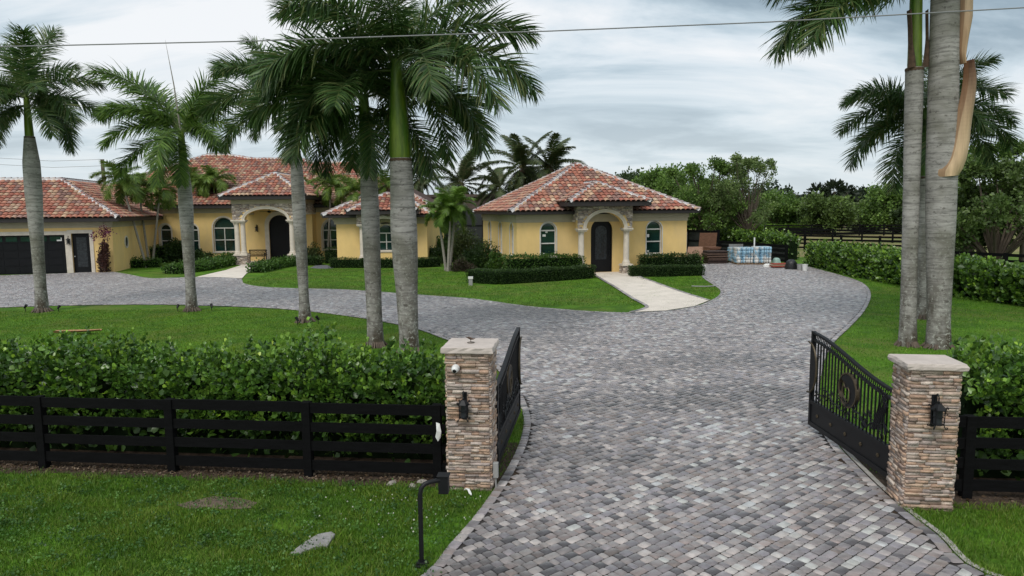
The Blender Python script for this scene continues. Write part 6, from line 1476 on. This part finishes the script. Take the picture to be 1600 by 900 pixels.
g5 = [(.125,.19,.055),(.155,.225,.07),(.10,.15,.045),(.19,.26,.085)]
g3 = [(.058,.09,.034),(.072,.112,.040),(.045,.074,.028)]
g4 = [(.098,.155,.038),(.125,.19,.046),(.075,.12,.032)]
tree('bright green leafy tree right behind the guest house, left of the airy tree', 1108, 55, 256, 150, g1, 1, 24000, .15, .22, trunk_r=.26, spiky=1.0, blobs=40, airy=.6)
tree('airy grey-green tree with thin trunk rising behind the bag pallets', 1166, 53, 246, 128, g5, 2, 12000, .13, .26, airy=1.4, spiky=1.6, trunk_r=.12, blobs=44)
tree('green tree crown showing left of the bright tree, over the guest house roof', 1042, 70, 262, 150, g1, 3, 13000, .26, .2)
tree('low dark tree far behind the guest house roof ridge', 985, 85, 268, 70, g3, 4, 6000, .3, .1)
tree('round mid green tree in the middle distance beyond the board fences', 1292, 88, 305, 84, g4, 5, 10000, .34, .06)
tree('green bushy tree behind the pallets between the airy tree and the round tree', 1212, 94, 300, 84, g1, 6, 10000, .32, .05)
tree('shaggy green tree just left of the slim right-hand royal palm trunk', 1398, 92, 286, 110, g1, 7, 12000, .34, .04, airy=.3)
tree('dull olive bushy tree low behind the board fences, left of the shaggy tree', 1350, 97, 316, 76, g2, 8, 7000, .34, .05, airy=.3)
tree('big dense green tree at the right edge behind the hedge', 1560, 36, 258, 230, g4, 9, 24000, .17, .10, spiky=1.0, blobs=40, trunk_r=.2)
tree('spindly tree with open wispy branches right of the thickest right trunk', 1520, 40, 236, 90, g1, 10, 5000, .15, .25, airy=.9, spiky=1.0, trunk_r=.10)
tree('tall wispy-topped tree at the far right edge', 1600, 38, 224, 120, g1, 11, 8000, .16, .3, airy=.9, spiky=1.0, trunk_r=.12)
tree('dark scrubby tree filling the gap below the shaggy tree, behind the fences', 1430, 90, 322, 90, g3, 12, 7000, .32, .0, airy=.2)
tree('grey-green bushy tree between the thick right trunk and the big right-edge tree', 1500, 46, 300, 120, g2, 13, 9000, .2, .05, airy=.2)
tree('dark tree behind the coconut palm pair', 826, 80, 292, 130, g3, 14, 9000, .3, .05)
tree('dark tree between the thickest left trunk and the coconut palms', 745, 90, 305, 170, g3, 15, 9000, .34, .0)
tree('bare-looking thin tree behind the main house roof, left of the fourth royal palm', 560, 75, 232, 50, g2, 16, 300, .12, .3, airy=.9, trunk_r=.1)
# far woods
r_ = np.random.default_rng(8); n = 52000; X = r_.uniform(-10, 120, n); Yw = 120 + r_.uniform(0, 14, n)
htop = 6.0 + .9*np.sin(X*.31) + .7*np.sin(X*.83+1) + .45*np.sin(X*2.1); Z = htop*r_.random(n)**.6*(1-.02*(Yw-120)) + r_.normal(0, .25, n)
P = np.stack([X, Yw, np.maximum(Z, .1)], 1); o = leaf_cloud('far_woods', P, r_.normal(size=(n, 3))+np.array([0, -.4, .6]), r_.uniform(.4, .9, n), ctint([(.036,.055,.030),(.046,.070,.036),(.028,.045,.026),(.065,.088,.044)], n, r_), M_leaf, None, 1.0, r_); o['kind'] = 'stuff'
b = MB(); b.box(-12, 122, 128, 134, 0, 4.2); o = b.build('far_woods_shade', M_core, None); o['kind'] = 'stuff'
n = 16000; X = r_.uniform(-75, -8, n); P = np.stack([X, 100+r_.uniform(0, 8, n), (4.6+.6*np.sin(X*.7))*r_.random(n)**.6], 1); o = leaf_cloud('far_woods', P, r_.normal(size=(n, 3)), r_.uniform(.4, .9, n), ctint([(.022,.040,.018),(.030,.052,.024)], n, r_), M_leaf, None, 1.0, r_); o['kind'] = 'stuff'
def fanpalm(label, px, yy, cy, L, seed):
    c = atY(px, cy, yy); root = thing('cabbage_palm', label, 'palm tree', (c.x, yy, 0), 0, 'cabbage palms on the skyline'); b = MB(); b.tube([(0, 0, 0), (.1, 0, c.z)], [.25, .2], 7); b.build('trunk', M_bark, root)
    r = np.random.default_rng(seed); n = 260; D = norm(r.normal(size=(n, 3))); P = D*r.uniform(.3, 1, (n, 1))*L*.6 + np.array([.1, 0, c.z]); leaf_cloud('crown', P, D, np.full(n, L*.5), ctint([(.030,.045,.022),(.022,.034,.018)], n, r), M_leaf, root, .35, r)
for px, yy, cy, L, lab in ((1277, 118, 302, 1.9, 'cabbage palm poking above the far tree line, left one'), (1303, 118, 299, 2.2, 'cabbage palm above the far tree line, middle one'), (1322, 119, 301, 1.8, 'cabbage palm above the far tree line, right one')): fanpalm(lab, px, yy, cy, L, px)

# ---------------- far fences and the field
def far_fence(label, a, b_, h, step, rails, seed, mesh=False):
    A, B = np.array(a), np.array(b_); L = np.hypot(*(B-A)); D = (B-A)/L; root = thing('board_fence', label, 'fence', (*A, 0), math.atan2(D[1], D[0])); n = max(1, int(L/step)); r = random.Random(seed)
    for k in range(n+1): b = MB(); b.box(L*k/n-.08, L*k/n+.08, -.08, .06, 0, h+.04); b.build('post', M_bfence, root)
    for k in range(n):
        m = MB()
        for z in rails: m.box(L*k/n+.01, L*(k+1)/n-.01, .062, .095, z*h, z*h+.15)
        m.build('rail_bay', M_bfence, root)
    if mesh: m = MB(); m.box(0, L, .10, .11, .05, h*.97); m.build('shade_mesh', mat('black_mesh', (.012, .014, .012), rough=.9, nscale=2, namt=.5), root)
    return root
def xy(px, py, yy): v = atY(px, py, yy); return (v.x, yy)
far_fence('black meshed fence running right behind the bag pallets to the hedge end', (xy(1068, 380, 56)), xy(1229, 400, 44.5), 1.12, 2.4, (.05, .35, .65, .90), 1, mesh=True)
far_fence('nearest black board paddock fence across the field behind the right hedge', xy(1205, 380, 60), xy(1440, 380, 52), 1.25, 2.4, (.1, .38, .64, .88), 2)
far_fence('middle black board paddock fence beyond the nearest one', xy(1215, 375, 74), xy(1445, 375, 66), 1.3, 2.5, (.1, .38, .64, .88), 3)
far_fence('farthest black board paddock fence before the yellow field', xy(1195, 365, 88), xy(1420, 365, 84), 1.35, 2.6, (.1, .38, .64, .88), 4)
far_fence('black board fence behind the hedge at the right edge under the big tree', xy(1480, 390, 36), xy(1680, 390, 31), 1.25, 2.4, (.1, .38, .64, .88), 5)
dk = far_fence('dark solid fence behind the guest house and the timber panel', xy(1030, 370, 58), xy(1122, 380, 52), 1.9, 2.4, (.1, .5, .9), 6, mesh=True)
M_field = mat('dry_field', (.165, .175, .060), rough=.95, nscale=1.5, namt=.25, col2=(.24, .20, .10), c2scale=.15, spec=.1)
sheet('field', [(14, 50), (60, 48), (120, 118), (5, 118), (8, 62)], .003, M_field)

# ---------------- ground litter and weeds near the gate
r_ = np.random.default_rng(21)
n = 2600; a_ = r_.uniform(-9.5, .6, n); b_ = r_.normal(.12, .22, n); b_ = np.abs(b_)-.12; P = np.array([FP + FD*u + FN*v for u, v in zip(a_, b_)]); P = np.hstack([P, r_.uniform(.008, .03, (n, 1))])
D = r_.normal(size=(n, 3)); D[:, 2] *= .15; o = leaf_cloud('leaf_litter', P, D, r_.uniform(.02, .06, n), ctint([(.13,.085,.05),(.20,.14,.09),(.07,.05,.035),(.26,.20,.14)], n, r_), M_leaf, None, .8, r_); o['kind'] = 'stuff'
n = 500; P = np.array([FP + FD*u + FN*v for u, v in zip(r_.uniform(5.3, 10, n), np.abs(r_.normal(0, .3, n))-.2)]); P = np.hstack([P, r_.uniform(.008, .03, (n, 1))]); D = r_.normal(size=(n, 3)); D[:, 2] *= .15
o = leaf_cloud('leaf_litter', P, D, r_.uniform(.02, .06, n), ctint([(.13,.085,.05),(.20,.14,.09),(.07,.05,.035)], n, r_), M_leaf, None, .8, r_); o['kind'] = 'stuff'
nc = 420; c_ = np.stack([r_.uniform(-7.5, -.6, nc), r_.uniform(5.9, 8.9, nc)], 1); c_ = c_[(~in_poly(c_, drive)) & (((c_ - FP) @ FN) < -.25)]; sz_ = r_.uniform(.03, .11, len(c_)); i_ = np.repeat(np.arange(len(c_)), 26)
P = np.hstack([c_[i_] + r_.normal(0, 1, (len(i_), 2))*sz_[i_][:, None], r_.uniform(.03, .06, (len(i_), 1))]); D = r_.normal(size=(len(i_), 3)); D[:, 2] = abs(D[:, 2])*.4+.15
o = leaf_cloud('low_weeds', P, D, r_.uniform(.015, .032, len(i_)), ctint([(.07,.17,.03),(.10,.21,.04),(.055,.13,.03)], len(c_), r_)[i_], M_leaf, None, 1.3, r_); o['kind'] = 'stuff'
n = 90; P = np.stack([r_.uniform(-2.4, -.4, n), r_.uniform(7.2, 8.6, n), np.full(n, .055)], 1); P = P[~in_poly(P[:, :2], drive)]; n = len(P)
o = leaf_cloud('fallen_petals', P, r_.normal(size=(n, 3)), np.full(n, .022), np.tile([.6, .6, .5], (n, 1)), M_leaf, None, 1.2, r_); o['kind'] = 'stuff'

shoots_hedge('bright leafy hedge growing behind the black meshed fence, above the bag pallets', 'hedge', [xy(1118, 380, 57), xy(1175, 380, 51), xy(1240, 385, 47)], .8, 1.75, 70, .17, [(.085,.165,.026),(.105,.195,.03),(.065,.13,.022)], 44, per=8, spikes=.15, bare=.1)
